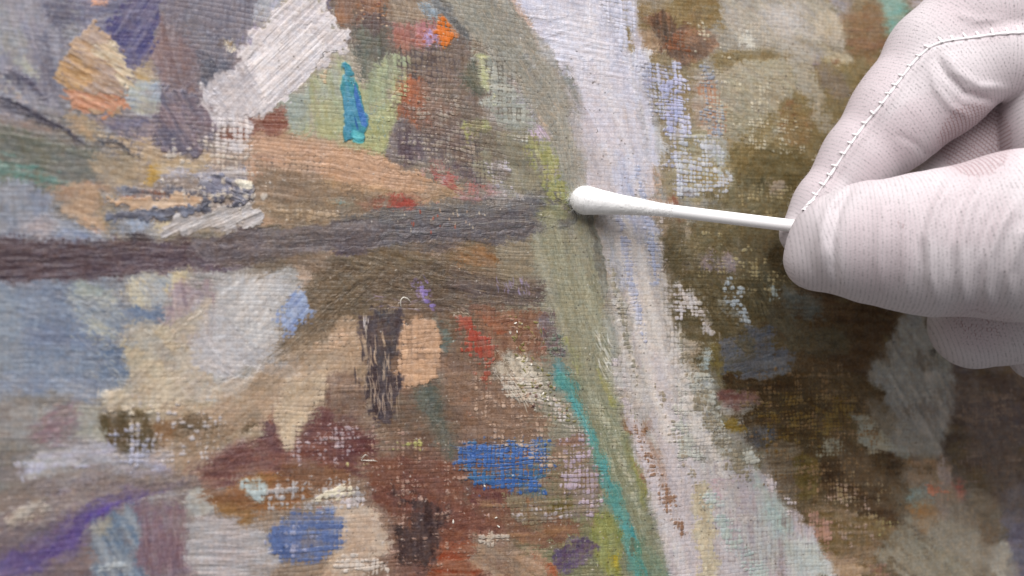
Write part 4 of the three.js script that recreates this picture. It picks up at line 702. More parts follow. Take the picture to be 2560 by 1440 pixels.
dab([900,900, 1380,970, 1640,1090, 1450,1290, 1520,1460, 1120,1460, 1040,1260], '#6b5838', { c2: '#75604a' });
dab([960,700, 1400,700, 1420,1010, 960,960, 1000,850], '#9a8070', { dry: 0.72, th: 0.1, k: 10 });
dab([990,740,1080,740,1040,860,960,900], '#94765f', { dry: 0.3 });
dab([910,920, 1120,980, 1120,1280, 1040,1260], '#967060', { dry: 0.3, k: 12 });
dab([1080,960,1400,1000,1480,1200,1200,1260], '#8a7262', { dry: 0.6, th: 0.08 });
dab([1400,960,1640,1020,1500,1200,1400,1160], '#8a8050', { dry: 0.72 });
dab([1050,1290, 1310,1290, 1350,1460, 1130,1460], '#8b7462', { soft: 8, c2: '#947a60' });
dab([1360,1300,1560,1340,1660,1460,1380,1460], '#75584a', { dry: 0.45 });
dab([-60,640, 220,590, 560,630, 660,760, 730,900, 890,1000, 970,1110, 1110,1340, 1140,1460, -60,1460], '#ab9ea2', { c2: '#a6a5a3', ang: 80, rid: 0.05, p: 'pale pink grey patch', dryE: 0.25, th: 0.08 });
dab([70,780, 200,750, 250,1000, 275,1300, 290,1460, 150,1460, 100,1150], '#b5a78c', { ang: 85, soft: 6, p: 'cream stripe', late: 1 });
dab([230,730, 350,740, 340,840, 230,840], '#b8929c', { soft: 14 });
dab([590,870, 770,950, 830,1110, 700,1130], '#98a9a4', { soft: 18 });
dab([560,640,700,860,760,960,640,900,520,760], '#9aa39c', { soft: 14, al: 0.8 });
dab([760,1130,960,1160,1100,1400,900,1440,780,1300], '#a3a8a2', { soft: 20, al: 0.8 });
dab([260,780,900,1000,1080,1380,280,1440], '#857a7c', { pit: 0.16, k: 14, al: 0.6, soft: 20 });
dab([480,560,760,720,960,1060,1060,1300,980,1240,700,860,560,700], '#b5a8a8', { dry: 0.5, th: 0.1 });
dab([1420,-60, 2080,-60, 2060,250, 1970,500, 1930,560, 1740,550, 1690,590, 1560,480, 1500,330, 1530,230, 1510,60], '#7d7a74', { c2: '#857e76', ang: 60, p: 'grey patch in the hand\'s shade', soft: 8, dryE: 0.15 });
dab([1245,195, 1310,230, 1420,280, 1560,420, 1690,480, 1700,570, 1560,525, 1400,520, 1310,450, 1300,310], '#837b68', { c2: '#7a7a70', k: 6, p: 'beige patch', late: 1 });
dab([1240,210,1310,240,1320,480,1260,480], '#6a5c34', { soft: 8 });
dab([1480,240,1560,260,1600,380,1500,330], '#5d4a2c', { soft: 8 });
dab([2050,-60, 2800,-60, 2800,780, 2400,900, 2200,790, 2000,560, 1950,430, 2040,250], '#4b3d35', { c2: '#53442f', soft: 12 });
dab([2150,150,2560,150,2560,500,2250,480], '#473d44', { soft: 40, al: 0.6 });
dab([1680,550, 1900,550, 2000,700, 2110,830, 1960,1010, 1880,1050, 1890,1240, 1830,1210, 1740,1110, 1710,980, 1640,900, 1690,760], '#75664f', { c2: '#806044', dryE: 0.4, k: 14, p: 'orange brown patch', soft: 14 });
dab([1700,880,1860,860,1930,980,1880,1200,1760,1100], '#8d6238', { soft: 18, al: 0.7, c2: '#75664f', dryE: 0.5 });
dab([1630,830, 1890,780, 1890,870, 1650,920], '#6f8280', { dryE: 0.35, k: 14 });
dab([1910,550, 2000,590, 2010,920, 1920,980], '#88766c', { dryE: 0.3, ang: 88 });
dab([2020,730, 2115,760, 2110,860, 2050,840], '#8d5046', { soft: 14 });
dab([1760,720,2000,730,1960,900,1800,860], '#96604a', { dry: 0.45 });
dab([1430,1290, 1620,1090, 1650,1000, 1720,990, 1770,1130, 1900,1030, 2090,1000, 2240,1140, 2190,1460, 1680,1460, 1560,1350], '#7f7666', { c2: '#746c5c', ang: 40, p: 'grey beige patch', soft: 6 });
dab([2190,780, 2390,890, 2410,1100, 2330,1290, 2350,1460, 2180,1460, 2230,1140, 2080,1000], '#6b6152', { c2: '#5f5040', dry: 0.1 });
dab([2430,790, 2800,760, 2800,1460, 2440,1460, 2390,1000], '#5e5b64', { c2: '#5a5460', soft: 12 });
dab([2310,1270, 2400,1180, 2450,1290, 2450,1460, 2360,1460], '#9a958a', { dryE: 0.35, ang: 88 });
dab([1560,560,2300,500,2300,700,1700,760], '#5f4c34', { dry: 0.6, al: 0.7 });

sheet(0, 478);
pull([1500,440, 1900,400, 2300,360, 2750,330], [150,200,210,200], '#655b5c', { c2: '#71676a', str: 0.5, rid: 0.16, fill: 0.75, soft: 8, al: 0.85 });
sheet(0, 0, 1);
for (const [a, w, c] of [[[1100,690,960,710,850,760,790,830], [40,70,70,20], '#5f5040'], [[560,1050,520,1072,470,1085], [20,40,20], '#6f5e48'], [[470,1060,560,1075,640,1040], [40,60,20], '#5f4f3c'], [[880,590,1100,575,1300,560], [60,70,60], '#635c60']]) pull(a, w, c, { str: 0.7, al: 0.8, soft: 12, k: 9, rid: 0.14 });
// ---- long pulls that tie the patches together (measured on the whole photograph)
sheet(0, 0, 1);
for (const [a, w, c, o] of [
  [[1470,-20, 1500,160, 1560,330, 1600,480], [20,30,24,16], '#c9c6d0', {}], [[1530,-20, 1560,200, 1600,420], [14,24,14], '#a8a5b0', {}], [[1580,-20,1600,180,1640,400], [18,26,14], '#bab8c8', {}],
  [[1500,560, 1530,720, 1560,900, 1600,1060], [14,20,24,14], '#b0a8a4', {}], [[1560,600,1600,800,1650,1040,1740,1440], [24,30,40,60], '#b3aaa4', {}], [[1620,620,1650,800,1700,1050,1800,1440], [20,26,36,50], '#a59c98', {}],
  [[1590,700,1625,900,1690,1200,1750,1440], [12,18,22,30], '#bfb4b2', {}], [[1540,720,1570,880,1600,1000], [12,26,14], '#c2b8ae', {}], [[1660,700,1690,900,1760,1100,1860,1300], [20,34,44,40], '#aca4a0', { dry: 0.3 }],
  [[1690,820,1740,1000,1820,1150], [30,60,40], '#a8a29a', { dry: 0.45 }], [[1560,1000,1600,1120,1660,1260], [20,30,20], '#b5aab0', { dry: 0.3 }], [[1640,1050,1690,1220,1760,1440], [30,50,60], '#b2a6a8', {}],
  [[1290,60,1370,180,1420,320,1440,470], [40,50,50,40], '#8f897d', {}], [[1380,560,1420,720,1470,900,1500,1040], [40,50,50,40], '#8c8870', {}], [[1440,640,1490,820,1530,980], [20,30,20], '#9a967e', {}], [[1520,1040,1570,1200,1640,1440], [40,40,40], '#84846a', {}],
]) pull(a, w, c, { str: 0.9, al: 0.75, rid: 0.12, fill: 0.6, th: 0.02, bw: 3.6, ...o });
for (const [a, w, c, o] of [
  [[1430,-20,1480,140,1540,330,1590,520,1640,760,1690,1000,1780,1260,1840,1440], [90,110,110,80,70,80,120,140], '#bbb2b0', { al: 0.28 }], [[1380,-20,1450,160,1510,330,1550,470], [40,50,50,30], '#c0bdc8', {}], [[1500,-20,1550,160,1600,340,1630,480], [40,60,50,30], '#bcbac8', {}],
  [[1450,300,1500,420,1530,520], [40,50,30], '#b0a8ac', {}], [[1560,560,1590,700,1620,860,1670,1080], [30,40,50,50], '#c0b6ae', {}], [[1600,620,1640,820,1680,960], [14,22,14], '#d6cdc6', {}], [[1570,660,1600,820,1650,1000,1690,1120], [16,30,30,20], '#d0c6be', {}], [[1530,560,1560,640,1590,760], [30,40,20], '#c4bab6', {}], [[1665,760,1690,900,1740,1060,1800,1180], [20,36,50,30], '#c8beb6', { dry: 0.38 }], [[1600,1100,1660,1280,1710,1440], [24,40,40], '#cabfbe', {}], [[1640,900,1700,1100,1790,1330,1830,1440], [30,40,60,60], '#b8aeb0', {}], [[1580,1040,1640,1200,1700,1360], [20,30,20], '#c4babc', { dry: 0.3 }],
]) pull(a, w, c, { str: 0.8, al: 0.65, rid: 0.12, fill: 0.65, th: 0.02, soft: 12, bw: 5, ...o });
for (const [a, w, c, o] of [
  [[560,640,760,640,900,690,1060,740,1240,760], [30,60,70,50,20], '#6b5b4c', {}], [[640,520,800,530,960,480], [30,50,20], '#8a755e', {}], [[740,800,840,740,960,660], [40,70,30], '#6e5d4a', {}],
  [[620,980,720,900,800,830], [40,60,40], '#85705a', {}], [[0,620,240,640,480,625,640,600], [50,60,50,40], '#554448', {}], [[40,690,300,665,560,640], [20,30,20], '#5f4f56', {}], [[640,360,860,400,1060,480], [40,70,20], '#b38d72', {}], [[660,430,800,480,940,490], [30,40,16], '#7c6856', {}],
  [[540,800,620,880,720,920], [40,60,40], '#aaa5a6', {}], [[500,760,520,860,600,960], [20,40,30], '#b3adae', {}], [[330,900,440,840,520,760], [30,50,20], '#b0a28c', {}], [[200,760,330,820,420,900], [40,50,30], '#7f8796', {}], [[60,900,200,900,330,960], [60,60,40], '#7c8595', {}],
  [[0,1260,150,1200,330,1190,500,1210], [40,50,50,20], '#7f7068', {}], [[200,1130,330,1150,420,1140], [40,40,20], '#a5a0a8', {}], [[480,1180,640,1120,760,1080], [30,50,30], '#6d4a48', {}], [[520,1240,700,1230,860,1190], [30,50,30], '#80583f', {}], [[960,1240,1100,1280,1240,1330], [40,60,40], '#75483c', {}],
  [[1050,880,1160,980,1290,1060], [40,60,60], '#866a58', {}], [[1180,760,1300,820,1360,900], [20,40,30], '#835c4a', { dry: 0.3 }], [[1100,200,1180,300,1260,440], [30,50,40], '#6f6358', { dry: 0.35 }], [[1000,260,1100,330,1180,420], [30,50,30], '#6f5c54', { dry: 0.35 }],
  [[1720,640,1800,560,1960,520], [50,70,40], '#665b40', {}], [[1700,620,1780,760,1860,860], [40,60,50], '#5e5239', { dry: 0.3 }], [[1900,880,2060,900,2200,880], [40,70,50], '#4c3a26', { dry: 0.2 }], [[1960,1000,2120,1050,2200,1160], [50,70,50], '#46361f', { dry: 0.25 }],
  [[1880,60,2000,160,2060,320], [40,60,30], '#978e80', { dry: 0.3 }], [[1830,420,1900,330,2000,260], [50,60,40], '#75643f', { dry: 0.3 }], [[2080,400,2000,480,1900,560], [40,50,40], '#6e6040', { dry: 0.3 }],
]) pull(a, w, c, { str: 0.8, al: 0.7, rid: 0.12, th: 0.02, soft: 10, k: 9, bw: 4, ...o });
for (const [a, w, c] of [[[1960,880,2080,960,2200,1060], [60,90,60], '#57462f'], [[2060,1060,2160,1180,2240,1240], [50,80,60], '#5c4c38'], [[2420,980,2480,1100,2540,1240], [80,120,100], '#5d5048'], [[2280,1180,2360,1240,2420,1300], [40,60,40], '#7a6e60'], [[2180,1010,2240,1080,2320,1120], [30,50,40], '#7d776c'], [[1900,700,1960,820,2100,860], [50,70,50], '#54503f'], [[2320,1320,2420,1360,2520,1420], [50,80,60], '#80776a']]) pull(a, w, c, { str: 0.6, al: 0.65, soft: 16, k: 12 });
for (const [a, w, c, d] of [[[1590,1060,1630,1170,1680,1270,1710,1340], [20,40,50,20], '#8d6a54', 0.55], [[1640,960,1700,1120,1760,1260], [20,40,30], '#8f8270', 0.6], [[1700,840,1760,1020,1850,1180], [30,60,60], '#857a66', 0.52], [[1520,640,1560,820,1590,960], [14,24,14], '#8f8878', 0.5], [[1590,420,1620,560,1640,700], [14,24,14], '#9aa0b8', 0.4], [[1545,520,1575,700,1610,860], [16,26,16], '#a6a8bc', 0.4], [[1480,980,1540,1120,1600,1280], [12,20,14], '#a3a088', 0.4], [[1760,1240,1840,1360,1900,1440], [40,60,40], '#a6b0aa', 0.45]]) pull(a, w, c, { dry: d, str: 0.5, th: 0.05, bw: 5 });
for (const [a, c, o] of [[[310,820,420,800,470,880,560,980,500,1030,380,1040,260,1010,330,930], '#b5a58c', {}], [[250,990,420,990,440,1030,280,1030], '#c0b29c', { dry: 0.35 }], [[560,960,700,900,830,830,860,900,740,960,660,1050,560,1080,500,1050], '#ab917a', {}], [[700,960,800,920,820,980,760,1060,720,1090,690,1030], '#bda68a', {}], [[400,1100,520,1080,580,1040,600,1080,500,1180,440,1180], '#a98c74', {}]]) dab(a, c, { c2: '#a08a74', soft: 14, k: 16, str: 0.4, ang: -40, al: 0.6, dryE: 0.5, late: 1, ...o });
pull([470,930, 500,975, 550,985, 610,960, 650,920], [8,18,22,16,6], '#c6c0bc', { str: 0.6, al: 0.7, fill: 0.65, rid: 0.15, soft: 4 });
pull([455,900, 480,950, 540,965, 600,940], [6,14,16,6], '#bdb7b4', { str: 0.6, al: 0.6, fill: 0.65, rid: 0.15, soft: 4 });
// stray colour caught on the thread tops
for (const [a, c, d] of [[[1830,930,2180,930,2180,1240,1900,1240], '#6a5236', 0.72], [[1880,980,2120,960,2140,1100,1900,1120], '#5f4a20', 0.66], [[2060,1180,2230,1180,2200,1300,2080,1300], '#7d6a4c', 0.72], [[2380,1000,2560,960,2560,1200,2400,1200], '#5f4e42', 0.6], [[1700,560,1960,640,1940,740,1720,720], '#8a7c58', 0.74], [[1850,420,2000,480,1960,560,1840,540], '#8d7f5c', 0.72], [[1740,20,2100,400,2060,480,1760,300], '#a39a84', 0.74], [[1000,220,1200,260,1200,420,980,430], '#8d8074', 0.72], [[900,1080,1160,1100,1200,1400,960,1420], '#9a7868', 0.76], [[300,1000,560,1020,560,1160,320,1160], '#a9a0a0', 0.74], [[420,320,700,420,640,560,420,500], '#b0a498', 0.74], [[1180,900,1400,960,1420,1200,1200,1100], '#a88c78', 0.72]]) dab(a, c, { dry: d, k: 24, soft: 24, th: 0.05 });
// ---- cracks in the paint, and specks
function crack(x0, y0, a, w = 6, depth = 0.12) { sheet(x0, y0); pull(a, [w * 0.2, w * 0.4, w * 0.25], '#5f554c', { k: 7, soft: 1.2, th: -depth * 0.5, rid: 0, fill: 0.8, v: 0, al: 0.75, dryE: 0 }); }
crack(0, 0, [2130,190, 2180,290, 2250,360, 2290,480, 2340,515], 8); crack(0, 0, [2340,515, 2390,450, 2460,390, 2590,350], 8); crack(0, 0, [2340,515, 2350,590, 2410,670, 2460,770, 2500,830, 2480,910, 2510,980], 5);
crack(850, 0, [1800,800, 1840,805, 1870,830, 1930,800, 1990,800, 2030,850, 2080,870], 7); crack(850, 0, [1895,880, 1905,930, 1912,985], 6);
crack(1700, 956, [700,470, 780,445, 880,430], 6, 0.08);
sheet(0, 0);
flicks([2000,300,7000,300,7000,4200,2000,4200], 900, 14, 9, 0, 90, ['#3a322c', '#453c36', '#2f2a28'], { al: 0.55, th: -0.03 });
flicks([1500,200,5200,200,5200,4200,1500,4200], 260, 13, 9, 0, 90, ['#c8bfb4', '#d8d2c8'], { al: 0.6, th: 0.05 });
flicks([2300,3100,4700,3100,4700,4250,2300,4250], 160, 18, 9, 0, 90, ['#c4bab4', '#b8aaa6'], { al: 0.6, th: 0.05 });
function blurred(src, r) {
  const tmp = new Float32Array(N), out = new Float32Array(N), n = 2 * r + 1;
  for (let j = 0; j < TH; j++) { let s = 0; const o = j * TW; for (let i = -r; i <= r; i++) s += src[o + clamp(i, 0, TW - 1)]; for (let i = 0; i < TW; i++) { tmp[o + i] = s / n; s += src[o + Math.min(TW - 1, i + r + 1)] - src[o + Math.max(0, i - r)]; } }
  for (let i = 0; i < TW; i++) { let s = 0; for (let j = -r; j <= r; j++) s += tmp[clamp(j, 0, TH - 1) * TW + i]; for (let j = 0; j < TH; j++) { out[j * TW + i] = s / n; s += tmp[Math.min(TH - 1, j + r + 1) * TW + i] - tmp[Math.max(0, j - r) * TW + i]; } }
  return out;
}
{ // wet edges drag into each other: nearby colours are pulled across with the grain of the surface
  const r0 = R.slice(), g0 = G.slice(), b0 = B.slice(), rb = blurred(R, 8), gb = blurred(G, 8), bb = blurred(B, 8);
  for (let j = 0; j < TH; j++) for (let i = 0; i < TW; i++) {
    const k = j * TW + i, firm = 1 - 0.75 * sstep(0.62, 0.9, FL[k]), ga = GRAIN[k] + 0.25 * (noise(i / 40, j / 40) - 0.5), gx = Math.cos(ga), gy = Math.sin(ga), s = i * gx + j * gy, t = -i * gy + j * gx;
    const along = 26 * firm * (0.65 * noise(t / 2.1, s / 70 + 5) + 0.35 * noise(t / 6.5 + 60, s / 60) - 0.5), over = 5 * firm * (noise(i / 2.7 + 99, j / 2.7 + 31) - 0.5);
    const x = clamp(Math.round(i + along * gx - over * gy), 0, TW - 1), y = clamp(Math.round(j + along * gy + over * gx), 0, TH - 1), q = y * TW + x;
    const m = firm * (0.02 + 0.25 * sstep(0.45, 0.75, fbm(i / 13 + 40, j / 13)) * (1.2 - TOOTH[k]));
    R[k] = mix(r0[q], rb[k], m); G[k] = mix(g0[q], gb[k], m); B[k] = mix(b0[q], bb[k], m);
  }
}
drawing = true;
for (const f of late) f();
for (let k = 0; k < N; k++) { // pigment is never quite even
  const i = k % TW, j = (k - i) / TW, n = 0.075 * (noise(i / 2.1 + 11, j / 2.1) - 0.5) + 0.05 * (fbm(i / 9 + 20, j / 7) - 0.5), warm = 0.045 * (fbm(i / 8 + 77, j / 8) - 0.5);
  const l = 0.3 * R[k] + 0.59 * G[k] + 0.11 * B[k], m = PIVOT + (l - PIVOT) * CONTRAST + n;
  R[k] = m + (R[k] - l) * SAT + warm; G[k] = m + (G[k] - l) * SAT; B[k] = m + (B[k] - l) * SAT - warm;
}
// ---------------------------------------------------------------- from paint layers to a real sheet with relief
const relief = new Float32Array(N);
for (let k = 0; k < N; k++) relief[k] = WEAVE * (1 - 0.92 * clamp(FL[k])) * WV[k] + HT[k] + 0.012 * (noise(U[k] / 2.2, V[k] / 2.2) - 0.5);
const coarse = blurred(relief, 2);
const colour = new Uint8Array(N * 4), bump = new Float32Array(N);
let lo = 1e9, hi = -1e9;
for (let k = 0; k < N; k++) {
  const g = GAIN(U[k], V[k]), dirt = 1 - 0.2 * Math.pow(1 - TOOTH[k], 1.5) * (1 - 0.8 * clamp(FL[k]));   // a little grime sits between the threads
  colour[k * 4] = 255 * clamp(toS(clamp(toLin(clamp(R[k])) * g * dirt, 0.004, 0.86)));
  colour[k * 4 + 1] = 255 * clamp(toS(clamp(toLin(clamp(G[k])) * g * dirt, 0.004, 0.86)));
  colour[k * 4 + 2] = 255 * clamp(toS(clamp(toLin(clamp(B[k])) * g * dirt * 0.985, 0.004, 0.86)));
  colour[k * 4 + 3] = 255;
  bump[k] = relief[k] - coarse[k]; lo = Math.min(lo, bump[k]); hi = Math.max(hi, bump[k]);
}
const bumpData = new Uint8Array(N * 4);
lo = Math.max(lo, -0.12); hi = Math.min(hi, 0.12);
for (let k = 0; k < N; k++) { const b = 255 * clamp((bump[k] - lo) / (hi - lo)); bumpData[k * 4] = bumpData[k * 4 + 1] = bumpData[k * 4 + 2] = b; bumpData[k * 4 + 3] = 255; }
function texture(data, w, h, srgb, repeat) {
  const t = new THREE.DataTexture(data, w, h, THREE.RGBAFormat);
  t.magFilter = THREE.LinearFilter; t.minFilter = THREE.LinearMipmapLinearFilter; t.generateMipmaps = true;
  if (srgb) t.colorSpace = THREE.SRGBColorSpace;
  if (repeat) t.wrapS = t.wrapT = THREE.RepeatWrapping;
  t.needsUpdate = true;
  return t;
}
const HALF = TW / 2, half = (src, o) => { const t = new Uint8Array(HALF * TH * 4); for (let j = 0; j < TH; j++) t.set(src.subarray((j * TW + o) * 4, (j * TW + o + HALF) * 4), j * HALF * 4); return t; };
const paint = [0, HALF].map((o) => { const m = new THREE.MeshPhysicalMaterial({ map: texture(half(colour, o), HALF, TH, true), bumpMap: texture(half(bumpData, o), HALF, TH), bumpScale: (hi - lo) * MM, roughness: 0.37, specularIntensity: 0.45 }); m.name = 'oil paint'; return m; });
const GX = 1280, GY = Math.round(GX * TH / TW), cellPart = new Uint8Array(GX * GY);
const texelAt = (i, j) => Math.min(TH - 1, Math.round(j / GY * TH)) * TW + Math.min(TW - 1, Math.round(i / GX * TW));
for (let j = 0; j < GY; j++) for (let i = 0; i < GX; i++) {          // which stroke lies on top here: the commonest among the nearby texels
  const votes = new Map();
  for (let b = -2; b <= 2; b++) for (let a = -2; a <= 2; a++) { const id = ID[texelAt(clamp(i + a + 0.5, 0, GX), clamp(j + b + 0.5, 0, GY))]; votes.set(id, (votes.get(id) || 0) + 1); }
  let best = 0, most = 0; for (const [id, n] of votes) if (n > most) { most = n; best = id; }
  cellPart[j * GX + i] = best;
}
// every separate patch of one stroke becomes a piece of its own; crumbs go to the ground layer
const pieceOf = new Int32Array(GX * GY), pieces = [null];
{
  const stack = [], cells = [];
  for (let k = 0; k < GX * GY; k++) {
    if (!cellPart[k] || pieceOf[k]) continue;
    const id = cellPart[k], n = pieces.length; cells.length = 0; stack.push(k); pieceOf[k] = n;
    while (stack.length) { const q = stack.pop(), i = q % GX; cells.push(q); for (const [w, ok] of [[q - 1, i > 0], [q + 1, i < GX - 1], [q - GX, q >= GX], [q + GX, q < GX * (GY - 1)]]) if (ok && cellPart[w] === id && !pieceOf[w]) { pieceOf[w] = n; stack.push(w); } }
    if (cells.length < 150) { for (const q of cells) { pieceOf[q] = 0; cellPart[q] = 0; } } else pieces.push({ label: partNames[id], n: cells.length });
  }
}
const sag = (x, y) => 0.25 * Math.sin(x / 31) * Math.cos(y / 27 + 1);                     // the slack of an old canvas
const zAt = (i, j) => coarse[texelAt(i, j)] + sag(X0 + i / GX * (X1 - X0), Y1 - j / GY * (Y1 - Y0));
const painting = new THREE.Group();
painting.name = 'oil_painting';
tag(painting, 'old oil painting of loose dabs on coarse woven canvas, filling the background', 'painting');
scene.add(painting);
const stepX = (X1 - X0) / GX, stepY = (Y1 - Y0) / GY;
function sheetPart(id, name, label) {
  const index = new Map(), pos = [], nor = [], uv = [], faces = [[], []];
  const vert = (i, j, side) => {
    const key = (j * (GX + 1) + i) * 2 + side;
    let v = index.get(key);
    if (v === undefined) {
      v = pos.length / 3; index.set(key, v);
      const x = X0 + i * stepX, y = Y1 - j * stepY;
      pos.push(x * MM, y * MM, zAt(i, j) * MM);
      const n = new THREE.Vector3((zAt(Math.max(0, i - 1), j) - zAt(Math.min(GX, i + 1), j)) / (2 * stepX), (zAt(i, Math.min(GY, j + 1)) - zAt(i, Math.max(0, j - 1))) / (2 * stepY), 1).normalize();
      nor.push(n.x, n.y, n.z); uv.push(clamp(i / GX * 2 - side, 0.5 / HALF, 1 - 0.5 / HALF), j / GY);
    }
    return v;
  };
  for (let j = 0; j < GY; j++) for (let i = 0; i < GX; i++) if (pieceOf[j * GX + i] === id) { const s = i < GX / 2 ? 0 : 1, a = vert(i, j, s), b = vert(i + 1, j, s), c = vert(i + 1, j + 1, s), d = vert(i, j + 1, s); faces[s].push(a, d, c, a, c, b); }
  if (!faces[0].length && !faces[1].length) return;
  const g = new THREE.BufferGeometry();
  g.setAttribute('position', new THREE.Float32BufferAttribute(pos, 3)); g.setAttribute('normal', new THREE.Float32BufferAttribute(nor, 3)); g.setAttribute('uv', new THREE.Float32BufferAttribute(uv, 2)); const both = faces[0].length && faces[1].length; g.setIndex(both ? faces[0].concat(faces[1]) : faces[0].length ? faces[0] : faces[1]);
  if (both) { g.addGroup(0, faces[0].length, 0); g.addGroup(faces[0].length, faces[1].length, 1); }
  const m = new THREE.Mesh(g, both ? paint : paint[faces[0].length ? 0 : 1]); m.name = name; m.castShadow = m.receiveShadow = true; if (label) m.userData.label = label;
  painting.add(m);
}
sheetPart(0, 'painted_canvas');
for (let id = 1; id < pieces.length; id++) sheetPart(id, id === 1 ? 'paint_stroke' : 'paint_stroke_' + String(id - 1).padStart(3, '0'), pieces[id].label);

const cloth = new THREE.MeshStandardMaterial({ color: new THREE.Color(0.42, 0.36, 0.27), roughness: 0.95 });
const back = new THREE.Mesh(new THREE.BoxGeometry((X1 - X0 + 1) * MM, (Y1 - Y0 + 1) * MM, 1.2 * MM), cloth);
back.name = 'canvas_backing'; back.position.set((X0 + X1) / 2 * MM, (Y0 + Y1) / 2 * MM, -1.5 * MM); painting.add(back);
// curled specks of dried white paint and lint that stand up from the surface
const speckMat = new THREE.MeshStandardMaterial({ color: new THREE.Color(0.72, 0.68, 0.6), roughness: 0.8 });
const surface = (u, v, h = 0) => { const p = onCanvas(u, v); const i = (p.x - X0) / stepX, j = (Y1 - p.y) / stepY; p.z = zAt(clamp(Math.round(i), 0, GX), clamp(Math.round(j), 0, GY)) + h; return p; };
let nSpeck = 0;
function curl(points, r, label) {
  const c = new THREE.CatmullRomCurve3(points.map(([u, v, h]) => surface(u, v, h).multiplyScalar(MM)));
  const g = new THREE.TubeGeometry(c, 24, r * MM, 6, false), q = g.attributes.position;
  for (let i = 0; i < q.count; i++) { const ring = Math.floor(i / 7), f = 0.35 + 0.75 * Math.sin(Math.PI * clamp(ring / 24, 0.04, 0.96)) * (0.8 + 0.4 * noise(ring * 0.5, nSpeck * 7)), a = c.getPointAt(Math.min(1, ring / 24)); q.setXYZ(i, a.x + (q.getX(i) - a.x) * f, a.y + (q.getY(i) - a.y) * f, a.z + (q.getZ(i) - a.z) * f); }
  g.computeVertexNormals();
  const m = new THREE.Mesh(g, speckMat); m.name = nSpeck ? 'paint_curl_' + String(nSpeck).padStart(3, '0') : 'paint_curl'; nSpeck++; if (label) m.userData.label = label; m.castShadow = m.receiveShadow = true; painting.add(m);
}
curl([[1002,768,0.05],[1000,752,0.3],[1006,744,0.5],[1018,748,0.45],[1026,756,0.1]], 0.085, 'white hooked curl of dried paint');
curl([[902,1150,0.05],[918,1151,0.3],[932,1151,0.35],[943,1153,0.05]], 0.06, 'cream sliver lying on the russet patch');
curl([[904,1147,0.05],[912,1137,0.4],[920,1141,0.1]], 0.06);
function flake(u, v, size, tall) {
  const g = new THREE.IcosahedronGeometry(1, 1), q = g.attributes.position, a = rnd() * 6.3, ca = Math.cos(a), sa = Math.sin(a), o = rnd() * 90;
  for (let i = 0; i < q.count; i++) { const f = 0.45 + 1.1 * noise(q.getX(i) * 1.3 + o, q.getY(i) * 1.3 + q.getZ(i)), x = q.getX(i) * f * size, y = q.getY(i) * f * size * 0.55; q.setXYZ(i, x * ca - y * sa, x * sa + y * ca, q.getZ(i) * f * size * tall); }
  g.computeVertexNormals(); g.scale(MM, MM, MM);
  const m = new THREE.Mesh(g, speckMat); m.name = 'paint_flake_' + String(nSpeck++).padStart(3, '0'); m.position.copy(surface(u, v, size * tall * 0.4)).multiplyScalar(MM); m.castShadow = m.receiveShadow = true; painting.add(m);
}
for (const [u, v, s, t] of [[1133,1304,0.24,0.4],[1240,1294,0.2,0.4],[1246,1316,0.26,0.4],[1211,1215,0.2,0.4],[1288,808,0.26,0.5],[1292,829,0.2,0.5],[1327,912,0.2,0.5],[1356,985,0.26,0.5],[1368,1000,0.24,0.5]]) flake(u, v, s, t);

